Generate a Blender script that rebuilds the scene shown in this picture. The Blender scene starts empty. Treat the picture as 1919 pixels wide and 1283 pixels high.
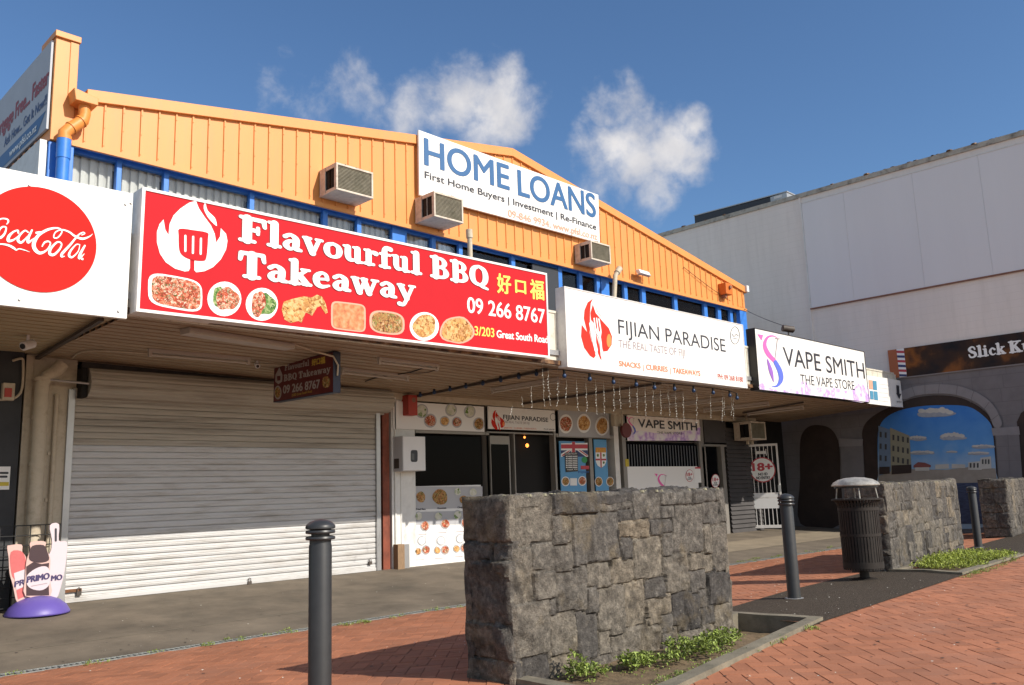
import bpy, math, random
import numpy as np
from mathutils import Vector, Matrix, noise
R = math.radians
random.seed(7)
scene = bpy.context.scene
COL = scene.collection
# ------------------------------------------------------------------ camera
F, HC, CX, CY = 1620.0, 1.2, 959.5, 641.5
yaw, pitch, roll = R(45.05), R(9.93), R(-1.945)
fwd = Vector((math.sin(yaw)*math.cos(pitch), math.cos(yaw)*math.cos(pitch), math.sin(pitch)))
rt0 = Vector((math.cos(yaw), -math.sin(yaw), 0)); up0 = rt0.cross(fwd)
rt = rt0*math.cos(roll)+up0*math.sin(roll); up = -rt0*math.sin(roll)+up0*math.cos(roll)
EYE = Vector((0, 0, HC))
cam = bpy.data.cameras.new('camera'); camo = bpy.data.objects.new('camera', cam); COL.objects.link(camo)
cam.sensor_width = 36; cam.lens = F/1919*36; cam.clip_end = 3000; cam.clip_start = 0.05
M = Matrix((rt, up, -fwd)).transposed().to_4x4(); M.translation = EYE
camo.matrix_world = M
scene.camera = camo
# ------------------------------------------------------------------ light
SUN = Vector((0.22, -1, 0.71)).normalized()
sl = bpy.data.lights.new('sun', 'SUN'); sl.energy = 4.4; sl.angle = R(0.53); sl.color = (1, .93, .82)
so = bpy.data.objects.new('sun', sl); COL.objects.link(so)
so.rotation_euler = SUN.to_track_quat('Z', 'Y').to_euler(); so.location = (0, -20, 20)
world = bpy.data.worlds.new('World'); scene.world = world; world.use_nodes = True
wn, wl = world.node_tree.nodes, world.node_tree.links
bg = wn['Background']; bg.inputs[1].default_value = 0.1
sky = wn.new('ShaderNodeTexSky'); sky.sky_type = 'NISHITA'; sky.sun_disc = False
sky.sun_elevation = math.asin(SUN.z); sky.sun_rotation = math.atan2(SUN.x, SUN.y)
sky.altitude = 0; sky.air_density = 1.0; sky.dust_density = 0.4; sky.ozone_density = 2.5
scene.view_settings.view_transform = 'Standard'; scene.view_settings.look = 'None'
scene.view_settings.exposure = 0.3; scene.view_settings.gamma = 1

def ray(px, py): return fwd + rt*((px-CX)/F) - up*((py-CY)/F)
def at(px, py, Y): d = ray(px, py); return EYE + d*(Y/d.y)
def atX(px, py, X): d = ray(px, py); return EYE + d*(X/d.x)
def atZ(px, py, Z): d = ray(px, py); return EYE + d*((Z-HC)/d.z)
YD, YE = 8.78, 12.39
def gz(Y):
    if Y < 4.6: return 0.0
    if Y < YD: return -.05*(Y-4.6)
    if Y < YE: return -.05*(YD-4.6)*(YE-Y)/(YE-YD)
    return 0.0
def atG(px, py, h=0):
    d = ray(px, py); t = -HC/d.z
    for i in range(80): t = .5*t+.5*(HC-h-gz(t*d.y))/(-d.z)
    return EYE+d*t
# clouds in the sky, by direction
def cloud_nodes():
    tc = wn.new('ShaderNodeTexCoord')
    nz = wn.new('ShaderNodeTexNoise'); nz.inputs['Scale'].default_value = 15; nz.inputs['Detail'].default_value = 9
    nz.inputs['Roughness'].default_value = .62; nz.inputs['Distortion'].default_value = .15
    nw = wn.new('ShaderNodeTexNoise'); nw.inputs['Scale'].default_value = 20; nw.inputs['Detail'].default_value = 4
    wl.new(tc.outputs['Generated'], nw.inputs['Vector']); wl.new(tc.outputs['Generated'], nz.inputs['Vector'])
    # warp the direction a little so that the blobs lose their round outline
    sub = wn.new('ShaderNodeVectorMath'); sub.operation = 'SUBTRACT'; sub.inputs[1].default_value = (.5, .5, .5)
    wl.new(nw.outputs['Color'], sub.inputs[0])
    scl = wn.new('ShaderNodeVectorMath'); scl.operation = 'SCALE'; scl.inputs['Scale'].default_value = .075
    wl.new(sub.outputs[0], scl.inputs[0])
    add = wn.new('ShaderNodeVectorMath'); wl.new(tc.outputs['Generated'], add.inputs[0]); wl.new(scl.outputs[0], add.inputs[1])
    tot = None
    for (x, y, r, a) in [(590, 185, 95, .52), (560, 120, 50, .32), (680, 165, 95, .6), (700, 115, 40, .42), (770, 200, 95, .72), (850, 195, 95, .85),
                         (950, 205, 90, .85), (905, 255, 90, .7), (1085, 300, 90, .5), (1150, 195, 65, .75), (1180, 270, 95, .95), (1250, 275, 90, .95),
                         (1220, 345, 85, .7), (1290, 245, 50, .5), (1335, 215, 35, .25), (1110, 325, 95, .6), (1270, 160, 40, .22), (1020, 130, 60, .2)]:
        d = ray(x, y).normalized()
        vd = wn.new('ShaderNodeVectorMath'); vd.operation = 'DISTANCE'; vd.inputs[1].default_value = d
        wl.new(add.outputs[0], vd.inputs[0])
        mr = wn.new('ShaderNodeMapRange'); mr.interpolation_type = 'SMOOTHSTEP'
        mr.inputs[1].default_value = 0; mr.inputs[2].default_value = r*1.55/F; mr.inputs[3].default_value = a; mr.inputs[4].default_value = 0
        wl.new(vd.outputs['Value'], mr.inputs[0])
        if tot is None: tot = mr.outputs[0]
        else:
            mx = wn.new('ShaderNodeMath'); mx.operation = 'MAXIMUM'; wl.new(tot, mx.inputs[0]); wl.new(mr.outputs[0], mx.inputs[1]); tot = mx.outputs[0]
    a1 = wn.new('ShaderNodeMath'); a1.operation = 'MULTIPLY_ADD'; wl.new(tot, a1.inputs[0]); a1.inputs[1].default_value = 1.2
    a2 = wn.new('ShaderNodeMath'); a2.operation = 'MULTIPLY_ADD'; wl.new(nz.outputs[0], a2.inputs[0]); a2.inputs[1].default_value = 1.5; a2.inputs[2].default_value = -1.08
    wl.new(a2.outputs[0], a1.inputs[2])
    den = wn.new('ShaderNodeMapRange'); den.interpolation_type = 'SMOOTHSTEP'; wl.new(a1.outputs[0], den.inputs[0])
    den.inputs[1].default_value = 0.02; den.inputs[2].default_value = .85; den.inputs[3].default_value = 0; den.inputs[4].default_value = .93
    # only where a blob is
    gate = wn.new('ShaderNodeMath'); gate.operation = 'MULTIPLY'
    g2 = wn.new('ShaderNodeMapRange'); wl.new(tot, g2.inputs[0]); g2.inputs[1].default_value = 0; g2.inputs[2].default_value = .18
    wl.new(den.outputs[0], gate.inputs[0]); wl.new(g2.outputs[0], gate.inputs[1])
    cr = wn.new('ShaderNodeValToRGB'); cr.color_ramp.elements[0].position = .3; cr.color_ramp.elements[0].color = (5.0, 5.0, 5.3, 1)
    cr.color_ramp.elements[1].position = .75; cr.color_ramp.elements[1].color = (7.6, 7.3, 7.1, 1)
    wl.new(nw.outputs[0], cr.inputs[0])
    # deep blue in view; unseen rest of sky brightened as added warm fill
    dt = wn.new('ShaderNodeVectorMath'); dt.operation = 'DOT_PRODUCT'; dt.inputs[1].default_value = Vector((.74, .62, .26)).normalized(); wl.new(tc.outputs['Generated'], dt.inputs[0])
    view_fac = wn.new('ShaderNodeMapRange'); view_fac.interpolation_type = 'SMOOTHSTEP'; view_fac.inputs[1].default_value = .15; view_fac.inputs[2].default_value = .75; wl.new(dt.outputs['Value'], view_fac.inputs[0])
    tcol = wn.new('ShaderNodeMixRGB'); wl.new(view_fac.outputs[0], tcol.inputs[0]); tcol.inputs[1].default_value = (1.55, 1.36, 1.2, 1); tcol.inputs[2].default_value = (.76, .94, 1.10, 1)
    tint = wn.new('ShaderNodeMixRGB'); tint.blend_type = 'MULTIPLY'; tint.inputs[0].default_value = 1; wl.new(tcol.outputs[0], tint.inputs[2]); wl.new(sky.outputs[0], tint.inputs[1])
    mix = wn.new('ShaderNodeMixRGB'); wl.new(gate.outputs[0], mix.inputs[0]); wl.new(tint.outputs[0], mix.inputs[1]); wl.new(cr.outputs[0], mix.inputs[2])
    wl.new(mix.outputs[0], bg.inputs[0])
cloud_nodes()

# ------------------------------------------------------------------ materials
MATS = {}
def mat(name, color, rough=.6, var=0, vscale=3, bump=0, bscale=40, metal=0, spec=.5, dirt=None, dscale=2.0, damt=.5, tone=0, emit=0, stretch=None, coat=0):
    """plain procedural surface: base colour, mottling (var), dirt patches, bump, per-face tone attribute"""
    if name in MATS: return MATS[name]
    m = bpy.data.materials.new(name); m.use_nodes = True; n, l = m.node_tree.nodes, m.node_tree.links
    p = n['Principled BSDF']; p.inputs['Roughness'].default_value = rough; p.inputs['Metallic'].default_value = metal
    p.inputs['Specular IOR Level'].default_value = spec; p.inputs['Coat Weight'].default_value = coat
    c = (*color, 1); out = None
    p.inputs['Base Color'].default_value = c
    tc = n.new('ShaderNodeTexCoord'); vec = tc.outputs['Object']
    if stretch:
        mp = n.new('ShaderNodeMapping'); mp.inputs['Scale'].default_value = stretch; l.new(vec, mp.inputs[0]); vec = mp.outputs[0]
    def mixc(fac, a, b, mode='MIX'):
        mx = n.new('ShaderNodeMixRGB'); mx.blend_type = mode
        for s, v in ((0, fac), (1, a), (2, b)):
            if isinstance(v, (int, float)): mx.inputs[s].default_value = v
            elif isinstance(v, tuple): mx.inputs[s].default_value = v
            else: l.new(v, mx.inputs[s])
        return mx.outputs[0]
    if var:
        t = n.new('ShaderNodeTexNoise'); t.inputs['Scale'].default_value = vscale; t.inputs['Detail'].default_value = 6; t.inputs['Roughness'].default_value = .65
        l.new(vec, t.inputs['Vector'])
        mr = n.new('ShaderNodeMapRange'); l.new(t.outputs[0], mr.inputs[0]); mr.inputs[1].default_value = .28; mr.inputs[2].default_value = .72
        mr.inputs[3].default_value = 1-var; mr.inputs[4].default_value = 1+var
        cm = n.new('ShaderNodeCombineXYZ')
        for i in range(3): l.new(mr.outputs[0], cm.inputs[i])
        out = mixc(1, c, cm.outputs[0], 'MULTIPLY')
    if tone:
        at_ = n.new('ShaderNodeAttribute'); at_.attribute_name = 'tone'
        mr = n.new('ShaderNodeMapRange'); l.new(at_.outputs['Fac'], mr.inputs[0]); mr.inputs[3].default_value = 1-tone; mr.inputs[4].default_value = 1+tone
        cm = n.new('ShaderNodeCombineXYZ')
        for i in range(3): l.new(mr.outputs[0], cm.inputs[i])
        out = mixc(1, out if out else c, cm.outputs[0], 'MULTIPLY')
    if dirt:
        t = n.new('ShaderNodeTexNoise'); t.inputs['Scale'].default_value = dscale; t.inputs['Detail'].default_value = 8; t.inputs['Roughness'].default_value = .7
        l.new(vec, t.inputs['Vector'])
        mr = n.new('ShaderNodeMapRange'); l.new(t.outputs[0], mr.inputs[0]); mr.inputs[1].default_value = .5; mr.inputs[2].default_value = .75
        mr.inputs[3].default_value = 0; mr.inputs[4].default_value = damt
        out = mixc(mr.outputs[0], out if out else c, (*dirt, 1))
    if out: l.new(out, p.inputs['Base Color'])
    if bump:
        t = n.new('ShaderNodeTexNoise'); t.inputs['Scale'].default_value = bscale; t.inputs['Detail'].default_value = 5; l.new(tc.outputs['Object'], t.inputs['Vector'])
        b = n.new('ShaderNodeBump'); b.inputs['Strength'].default_value = bump; b.inputs['Distance'].default_value = .01
        l.new(t.outputs[0], b.inputs['Height']); l.new(b.outputs[0], p.inputs['Normal'])
    if emit:
        p.inputs['Emission Color'].default_value = c; p.inputs['Emission Strength'].default_value = emit
    MATS[name] = m; return m

def ramp_mat(name, scale, stops, rough=.6, kind='VORONOI', stretch=None, detail=4):
    """cells of several colours: printed food pictures, speckle, stains"""
    m = bpy.data.materials.new(name); m.use_nodes = True; n, l = m.node_tree.nodes, m.node_tree.links
    p = n['Principled BSDF']; p.inputs['Roughness'].default_value = rough; p.inputs['Specular IOR Level'].default_value = .2
    tc = n.new('ShaderNodeTexCoord'); vec = tc.outputs['Object']
    if stretch:
        mp = n.new('ShaderNodeMapping'); mp.inputs['Scale'].default_value = stretch; l.new(vec, mp.inputs[0]); vec = mp.outputs[0]
    if kind == 'VORONOI':
        t = n.new('ShaderNodeTexVoronoi'); t.inputs['Scale'].default_value = scale
        nn = n.new('ShaderNodeTexNoise'); nn.inputs['Scale'].default_value = scale*.7; l.new(vec, nn.inputs['Vector'])
        ad = n.new('ShaderNodeVectorMath'); ad.operation = 'MULTIPLY_ADD'; l.new(nn.outputs['Color'], ad.inputs[0]); ad.inputs[1].default_value = (.12, .12, .12); l.new(vec, ad.inputs[2])
        l.new(ad.outputs[0], t.inputs['Vector']); f = t.outputs['Color']
        sp = n.new('ShaderNodeSeparateColor'); l.new(f, sp.inputs[0]); f = sp.outputs[0]
    else:
        t = n.new('ShaderNodeTexNoise'); t.inputs['Scale'].default_value = scale; t.inputs['Detail'].default_value = detail; l.new(vec, t.inputs['Vector']); f = t.outputs[0]
    r = n.new('ShaderNodeValToRGB'); l.new(f, r.inputs[0]); e = r.color_ramp.elements
    while len(e) < len(stops): e.new(.5)
    for i, (pos, c) in enumerate(stops): e[i].position = pos; e[i].color = (*c, 1)
    l.new(r.outputs[0], p.inputs['Base Color']); MATS[name] = m; return m

def glass_mat(name, tint=(.95, .96, .96), gloss=.12):
    m = bpy.data.materials.new(name); m.use_nodes = True; n, l = m.node_tree.nodes, m.node_tree.links
    n.remove(n['Principled BSDF']); o = n['Material Output']
    tr = n.new('ShaderNodeBsdfTransparent'); tr.inputs[0].default_value = (*tint, 1)
    g = n.new('ShaderNodeBsdfGlossy'); g.inputs['Roughness'].default_value = .03
    fr = n.new('ShaderNodeFresnel'); fr.inputs[0].default_value = 1.45
    mx = n.new('ShaderNodeMixShader'); l.new(fr.outputs[0], mx.inputs[0]); l.new(tr.outputs[0], mx.inputs[1]); l.new(g.outputs[0], mx.inputs[2])
    l.new(mx.outputs[0], o.inputs['Surface']); MATS[name] = m; return m

# ------------------------------------------------------------------ mesh builder
class MB:
    def __init__(s): s.v, s.f, s.t = [], [], []
    def add(s, vs, fs, tone=.5):
        b = len(s.v); s.v += [tuple(v) for v in vs]; s.f += [tuple(i+b for i in f) for f in fs]; s.t += [tone]*len(fs); return s
    def box(s, a, b, tone=.5):
        x0, y0, z0 = [min(p, q) for p, q in zip(a, b)]; x1, y1, z1 = [max(p, q) for p, q in zip(a, b)]
        return s.add([(x0, y0, z0), (x1, y0, z0), (x1, y1, z0), (x0, y1, z0), (x0, y0, z1), (x1, y0, z1), (x1, y1, z1), (x0, y1, z1)],
                     [(3, 2, 1, 0), (4, 5, 6, 7), (0, 1, 5, 4), (1, 2, 6, 5), (2, 3, 7, 6), (3, 0, 4, 7)], tone)
    def poly(s, pts, tone=.5): return s.add(pts, [tuple(range(len(pts)))], tone)
    def slab(s, pts, off, tone=.5):
        """outline pts (front), pushed back by vector off to give thickness"""
        n = len(pts); off = Vector(off); vs = [Vector(p) for p in pts]; vs = vs+[p+off for p in vs]
        return s.add(vs, [tuple(range(n)), tuple(range(2*n-1, n-1, -1))]+[(i, i+n, (i+1) % n+n, (i+1) % n) for i in range(n)], tone)
    def tube(s, path, r, n=8, cap=True, tone=.5):
        path = [Vector(p) for p in path]; vs, fs = [], []; k = len(path)
        rs = r if isinstance(r, (list, tuple)) else [r]*k
        pu = None
        for i, p in enumerate(path):
            t = (path[min(i+1, k-1)]-path[max(i-1, 0)]).normalized()
            if pu is None:
                u = t.cross(Vector((0, 0, 1)))
                if u.length < .1: u = t.cross(Vector((1, 0, 0)))
            else: u = pu - t*pu.dot(t)
            u.normalize(); pu = u; w = t.cross(u)
            for j in range(n):
                a = 2*math.pi*j/n; vs.append(p+(u*math.cos(a)+w*math.sin(a))*rs[i])
        for i in range(k-1):
            for j in range(n): fs.append((i*n+j, i*n+(j+1) % n, (i+1)*n+(j+1) % n, (i+1)*n+j))
        if cap: fs += [tuple(range(n-1, -1, -1)), tuple((k-1)*n+j for j in range(n))]
        return s.add(vs, fs, tone)
    def lathe(s, prof, c, n=28, tone=.5):
        vs, fs = [], []; k = len(prof)
        for (r, z) in prof:
            for j in range(n): a = 2*math.pi*j/n; vs.append((c[0]+r*math.cos(a), c[1]+r*math.sin(a), c[2]+z))
        for i in range(k-1):
            for j in range(n): fs.append((i*n+j, i*n+(j+1) % n, (i+1)*n+(j+1) % n, (i+1)*n+j))
        fs += [tuple(range(n-1, -1, -1)), tuple((k-1)*n+j for j in range(n))]
        return s.add(vs, fs, tone)
    def build(s, name, m, parent=None, bev=0, smooth=False, label=None):
        me = bpy.data.meshes.new(name); org = Vector((0, 0, 0))
        if parent is not None:
            q = parent
            while q.parent: q = q.parent
            org = Vector(q.location)
        V = np.array(s.v, dtype=np.float64)-np.array(org)
        me.from_pydata(V.tolist(), [], s.f); me.materials.append(m if not isinstance(m, str) else MATS[m])
        a = me.attributes.new('tone', 'FLOAT', 'FACE'); a.data.foreach_set('value', np.array(s.t, dtype=np.float32))
        if smooth: me.polygons.foreach_set('use_smooth', [True]*len(s.f))
        o = bpy.data.objects.new(name, me); COL.objects.link(o)
        if parent is not None: o.parent = parent
        if bev:
            b = o.modifiers.new('bevel', 'BEVEL'); b.width = bev; b.segments = 2; b.limit_method = 'ANGLE'; b.angle_limit = R(40)
        if smooth and smooth != 'all':
            me.set_sharp_from_angle(angle=R(38))
        if label: o['label'] = label
        return o
def thing(name, label, cat, loc=(0, 0, 0), group=None):
    o = bpy.data.objects.new(name, None); COL.objects.link(o); o.location = loc; o.empty_display_size = .2
    o['label'] = label; o['category'] = cat
    if group: o['group'] = group
    return o
def tag(o, label, cat, group=None):
    o['label'] = label; o['category'] = cat
    if group: o['group'] = group
    return o
def kind(o, k): o['kind'] = k; return o
def dup(root, loc, rz=0, label=None):
    def cp(o, par):
        c = o.copy(); COL.objects.link(c)
        if par is not None: c.parent = par
        for ch in o.children: cp(ch, c)
        return c
    r = cp(root, None); r.location = loc; r.rotation_euler = (0, 0, rz)
    if label: r['label'] = label
    return r

# ------------------------------------------------------------------ flat art laid on a plane of the place
def PY(Y): return lambda p: at(p[0], p[1], Y)
def PX(X): return lambda p: atX(p[0], p[1], X)
def conv(x0, y0, s): return lambda *pts: [(x0+x/s, y0+y/s) for (x, y) in pts]
z3 = conv(240, 340, 3.774); z4 = conv(640, 220, 2.984); z5 = conv(1000, 500, 3.838); z6 = conv(1380, 560, 3.56)
z7 = conv(700, 680, 3.208); z8 = conv(1130, 730, 4.424); zc = conv(0, 330, 4.752); zp = conv(0, 660, 2.566)
zf = conv(1030, 810, 11.664); zs = conv(480, 600, 5.58); zq = conv(700, 640, 4.57); zm = conv(720, 860, 5.833)
zt = conv(0, 40, 4.278)
def smooth_poly(pts, k=5):
    out = []; n = len(pts)
    for i in range(n):
        p0, p1, p2, p3 = [np.array(pts[(i+d) % n], float) for d in (-1, 0, 1, 2)]
        for j in range(k):
            t = j/k
            out.append(tuple(.5*((2*p1)+(-p0+p2)*t+(2*p0-5*p1+4*p2-p3)*t*t+(-p0+3*p1-3*p2+p3)*t**3)))
    return out
def spline(pts, k=7):
    out = []; n = len(pts)
    for i in range(n-1):
        p0, p1, p2, p3 = [np.array(pts[min(max(i+d, 0), n-1)], float) for d in (-1, 0, 1, 2)]
        for j in range(k):
            t = j/k
            out.append(.5*((2*p1)+(-p0+p2)*t+(2*p0-5*p1+4*p2-p3)*t*t+(-p0+3*p1-3*p2+p3)*t**3))
    out.append(np.array(pts[-1], float)); return out
def stroke2d(pts, grow=0, k=7):
    """pen stroke (x, y, width) -> list of convex polygons in 2-D"""
    sp = spline(pts, k) if len(pts) > 2 else [np.array(p, float) for p in pts]
    L, Rr = [], []
    for i, p in enumerate(sp):
        t = sp[min(i+1, len(sp)-1)][:2]-sp[max(i-1, 0)][:2]; t = t/(np.linalg.norm(t)+1e-9); nn = np.array((-t[1], t[0]))
        w = max(p[2], .001)/2+grow
        L.append(p[:2]+nn*w); Rr.append(p[:2]-nn*w)
    polys = [[L[i], L[i+1], Rr[i+1], Rr[i]] for i in range(len(sp)-1)]
    for e in (0, -1):
        p = sp[e]; w = max(p[2], .001)/2+grow
        polys.append([p[:2]+w*np.array((math.cos(a), math.sin(a))) for a in np.linspace(0, 2*math.pi, 13)[:-1]])
    return polys
def put(mb, polys, mp, n, d0=.003, step=4e-6):
    """lay 2-D polygons on a plane (mp maps to world), each a hair in front of the last"""
    for i, p in enumerate(polys):
        mb.poly([Vector(mp(q))+Vector(n)*(d0+step*i) for q in p])
NY, NX = Vector((0, -1, 0)), Vector((-1, 0, 0))
def art(parent, name, m, plane, n, polys=(), strokes=(), d=.003, smooth=False):
    mb = MB(); ps = []
    for p in polys: ps.append(smooth_poly(p) if smooth else p)
    for s in strokes: ps += stroke2d(s)
    put(mb, ps, plane, n, d); return mb.build(name, m, parent)
def circ(c, rx, ry=None, k=28): ry = ry or rx; return [(c[0]+rx*math.cos(2*math.pi*i/k), c[1]+ry*math.sin(2*math.pi*i/k)) for i in range(k)]
FONTCACHE = {}
def text2d(s, res=6):
    c = bpy.data.curves.new('tmp', 'FONT'); c.body = s; c.size = 1; c.resolution_u = res
    o = bpy.data.objects.new('tmp', c); COL.objects.link(o)
    dg = bpy.context.evaluated_depsgraph_get(); me = bpy.data.meshes.new_from_object(o.evaluated_get(dg))
    vs = [(v.co.x, v.co.y) for v in me.vertices]; fs = [tuple(p.vertices) for p in me.polygons]
    bpy.data.objects.remove(o); bpy.data.meshes.remove(me); bpy.data.curves.remove(c)
    return vs, fs
CAPH = None
def txt(parent, s, A, B, cap, m, n, bold=0, d=.004, name='lettering', mb=None, boldz=None):
    """text from world point A (left end of baseline) to B (right end), capitals cap metres tall"""
    global CAPH
    if CAPH is None: vs, _ = text2d('H'); CAPH = max(v[1] for v in vs)-min(v[1] for v in vs)
    A, B = Vector(A), Vector(B); vs, fs = text2d(s)
    x0, x1 = min(v[0] for v in vs), max(v[0] for v in vs)
    ex = (B-A)/(x1-x0); ez = Vector((0, 0, 1))*(cap/CAPH); n = Vector(n)
    own = mb is None; mb = mb or MB(); exn = ex.normalized(); bz = bold*.6 if boldz is None else boldz
    offs = [(0, 0)] if not bold else [(bold*math.cos(a), bz*math.sin(a)) for a in (0, .79, 1.57, 2.36, 3.14, 3.93, 4.71, 5.5)]
    for i, (ox, oz) in enumerate(offs):
        mb.add([A+ex*(x-x0)+ez*y+n*(d+i*6e-5)+exn*ox+Vector((0, 0, oz)) for x, y in vs], fs)
    if own:
        # one part per word: cut the line at the gaps
        xs_ = [(min(vs[i][0] for i in f), max(vs[i][0] for i in f)) for f in fs]; order = sorted(range(len(fs)), key=lambda i: xs_[i][0]); words, end = [], None
        for i in order:
            if end is None or xs_[i][0]-end > .19: words.append(set())
            words[-1].add(i); end = max(end or -9, xs_[i][1])
        if len(words) > 1 and cap > .07:
            nf = len(fs); o = None
            for w in words:
                m2 = MB(); idx = {}
                for rep_ in range(len(offs)):
                    for i in w:
                        f = mb.f[rep_*nf+i]; q = []
                        for v in f:
                            if v not in idx: idx[v] = len(m2.v); m2.v.append(mb.v[v])
                            q.append(idx[v])
                        m2.f.append(tuple(q)); m2.t.append(.5)
                o = m2.build(name, m, parent)
            return o
        return mb.build(name, m, parent)
def txp(parent, s, pl, pr, capp, plane, m, n, bold=0, d=.004, name='lettering', mb=None):
    A = plane(pl); B = plane(pr); cap = (plane((pl[0], pl[1]-capp))-A).z
    return txt(parent, s, A, B, cap, m, n, bold, d, name, mb)
# soft slab-serif display alphabet drawn as pen strokes: {char: (advance, strokes)}
SLAB = {
'F': (.8, [[(.25,.08,.27),(.25,.92,.27)],[(.08,.93,.14),(.72,.91,.16)],[(.71,.9,.15),(.74,.68,.12)],[(.25,.5,.15),(.54,.5,.15)],[(.55,.62,.11),(.55,.38,.11)],[(.07,.07,.13),(.45,.07,.13)]]),
'l': (.43, [[(.22,.08,.24),(.22,.93,.24)],[(.07,.94,.12),(.22,.93,.13)],[(.06,.07,.13),(.38,.07,.13)]]),
'a': (.63, [[(.1,.52,.15),(.26,.62,.13),(.42,.5,.2),(.43,.3,.22),(.43,.12,.2),(.57,.07,.12)],[(.42,.39,.1),(.22,.36,.13),(.13,.2,.2),(.24,.07,.14),(.4,.15,.1)]]),
'v': (.63, [[(.12,.6,.21),(.31,.06,.21)],[(.5,.6,.13),(.32,.06,.13)],[(.03,.63,.11),(.24,.63,.11)],[(.42,.63,.11),(.6,.63,.11)]]),
'o': (.64, [[(.32,.61,.12),(.16,.52,.17),(.12,.34,.21),(.17,.15,.17),(.32,.07,.12),(.48,.15,.17),(.53,.34,.21),(.48,.52,.17),(.32,.61,.12)]]),
'u': (.7, [[(.17,.6,.21),(.17,.25,.21),(.24,.1,.17),(.42,.12,.1)],[(.49,.6,.21),(.49,.08,.21)],[(.04,.63,.1),(.18,.63,.1)],[(.36,.63,.1),(.49,.63,.1)],[(.49,.06,.11),(.64,.06,.11)]]),
'r': (.52, [[(.17,.6,.21),(.17,.08,.21)],[(.04,.07,.12),(.34,.07,.12)],[(.18,.42,.1),(.3,.58,.13),(.42,.55,.2)],[(.04,.63,.1),(.18,.63,.1)]]),
'f': (.46, [[(.21,.08,.21),(.21,.7,.21),(.27,.89,.15),(.42,.86,.2)],[(.06,.6,.11),(.4,.6,.11)],[(.06,.07,.12),(.38,.07,.12)]]),
'B': (.8, [[(.23,.07,.25),(.23,.93,.25)],[(.2,.93,.12),(.48,.9,.15),(.58,.73,.22),(.48,.56,.14),(.2,.52,.1)],[(.2,.51,.1),(.52,.49,.14),(.64,.28,.24),(.52,.1,.15),(.2,.07,.13)],[(.06,.93,.13),(.23,.93,.13)],[(.06,.07,.13),(.23,.07,.13)]]),
'Q': (.86, [[(.42,.94,.13),(.2,.8,.21),(.13,.5,.25),(.2,.2,.21),(.42,.07,.13),(.64,.2,.21),(.71,.5,.25),(.64,.8,.21),(.42,.94,.13)],[(.34,.14,.1),(.54,.02,.15),(.78,-.06,.11)]]),
'T': (.76, [[(.37,.08,.27),(.37,.9,.27)],[(.08,.92,.15),(.66,.92,.15)],[(.08,.92,.15),(.05,.67,.11)],[(.66,.92,.15),(.7,.67,.11)],[(.18,.07,.13),(.56,.07,.13)]]),
'k': (.68, [[(.17,.08,.22),(.17,.93,.22)],[(.05,.94,.12),(.17,.93,.12)],[(.04,.07,.13),(.3,.07,.13)],[(.2,.3,.12),(.5,.6,.12)],[(.38,.63,.1),(.6,.63,.1)],[(.31,.4,.2),(.52,.1,.21)],[(.42,.07,.12),(.64,.07,.12)]]),
'e': (.6, [[(.14,.35,.1),(.47,.4,.1)],[(.47,.38,.13),(.43,.55,.13),(.3,.62,.12),(.16,.5,.18),(.13,.33,.21),(.18,.15,.19),(.32,.08,.15),(.52,.15,.08)]]),
'w': (.92, [[(.11,.6,.2),(.27,.06,.2)],[(.43,.56,.12),(.28,.06,.12)],[(.41,.6,.2),(.59,.06,.2)],[(.78,.6,.12),(.6,.06,.12)],[(.02,.63,.1),(.22,.63,.1)],[(.34,.63,.1),(.5,.63,.1)],[(.68,.63,.1),(.88,.63,.1)]]),
'y': (.66, [[(.12,.6,.2),(.34,.08,.2)],[(.54,.6,.13),(.34,.06,.13),(.22,-.19,.14),(.08,-.18,.18)],[(.03,.63,.1),(.23,.63,.1)],[(.44,.63,.1),(.63,.63,.1)]]),
'S': (.68, [[(.56,.72,.12),(.48,.9,.14),(.3,.93,.15),(.15,.74,.22),(.3,.54,.24),(.5,.42,.24),(.56,.22,.22),(.4,.07,.15),(.18,.09,.14),(.09,.3,.12)]]),
'i': (.42, [[(.2,.6,.23),(.2,.08,.23)],[(.2,.84,.2),(.2,.86,.2)],[(.06,.63,.1),(.2,.63,.1)],[(.05,.07,.13),(.36,.07,.13)]]),
'c': (.56, [[(.46,.5,.17),(.32,.62,.13),(.17,.5,.17),(.13,.33,.21),(.18,.15,.18),(.32,.07,.13),(.49,.15,.09)]]),
'K': (.84, [[(.22,.08,.25),(.22,.92,.25)],[(.06,.93,.13),(.4,.93,.13)],[(.06,.07,.13),(.4,.07,.13)],[(.25,.4,.13),(.62,.88,.14)],[(.48,.93,.12),(.78,.93,.12)],[(.4,.55,.22),(.64,.1,.24)],[(.5,.07,.13),(.82,.07,.13)]]),
' ': (.32, []),
}
def slabtext(mb, s, A, B, cap, n, grow=0, d=.004):
    A, B = Vector(A), Vector(B); tot = sum(SLAB[c][0] for c in s); ex = (B-A)/tot; ez = Vector((0, 0, cap)); x = 0; i = 0; n = Vector(n)
    for c in s:
        for st in SLAB[c][1]:
            for p in stroke2d(st, grow):
                mb.poly([A+ex*(x+q[0])+ez*q[1]+n*(d+4e-6*i) for q in p]); i += 1
        x += SLAB[c][0]
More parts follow.
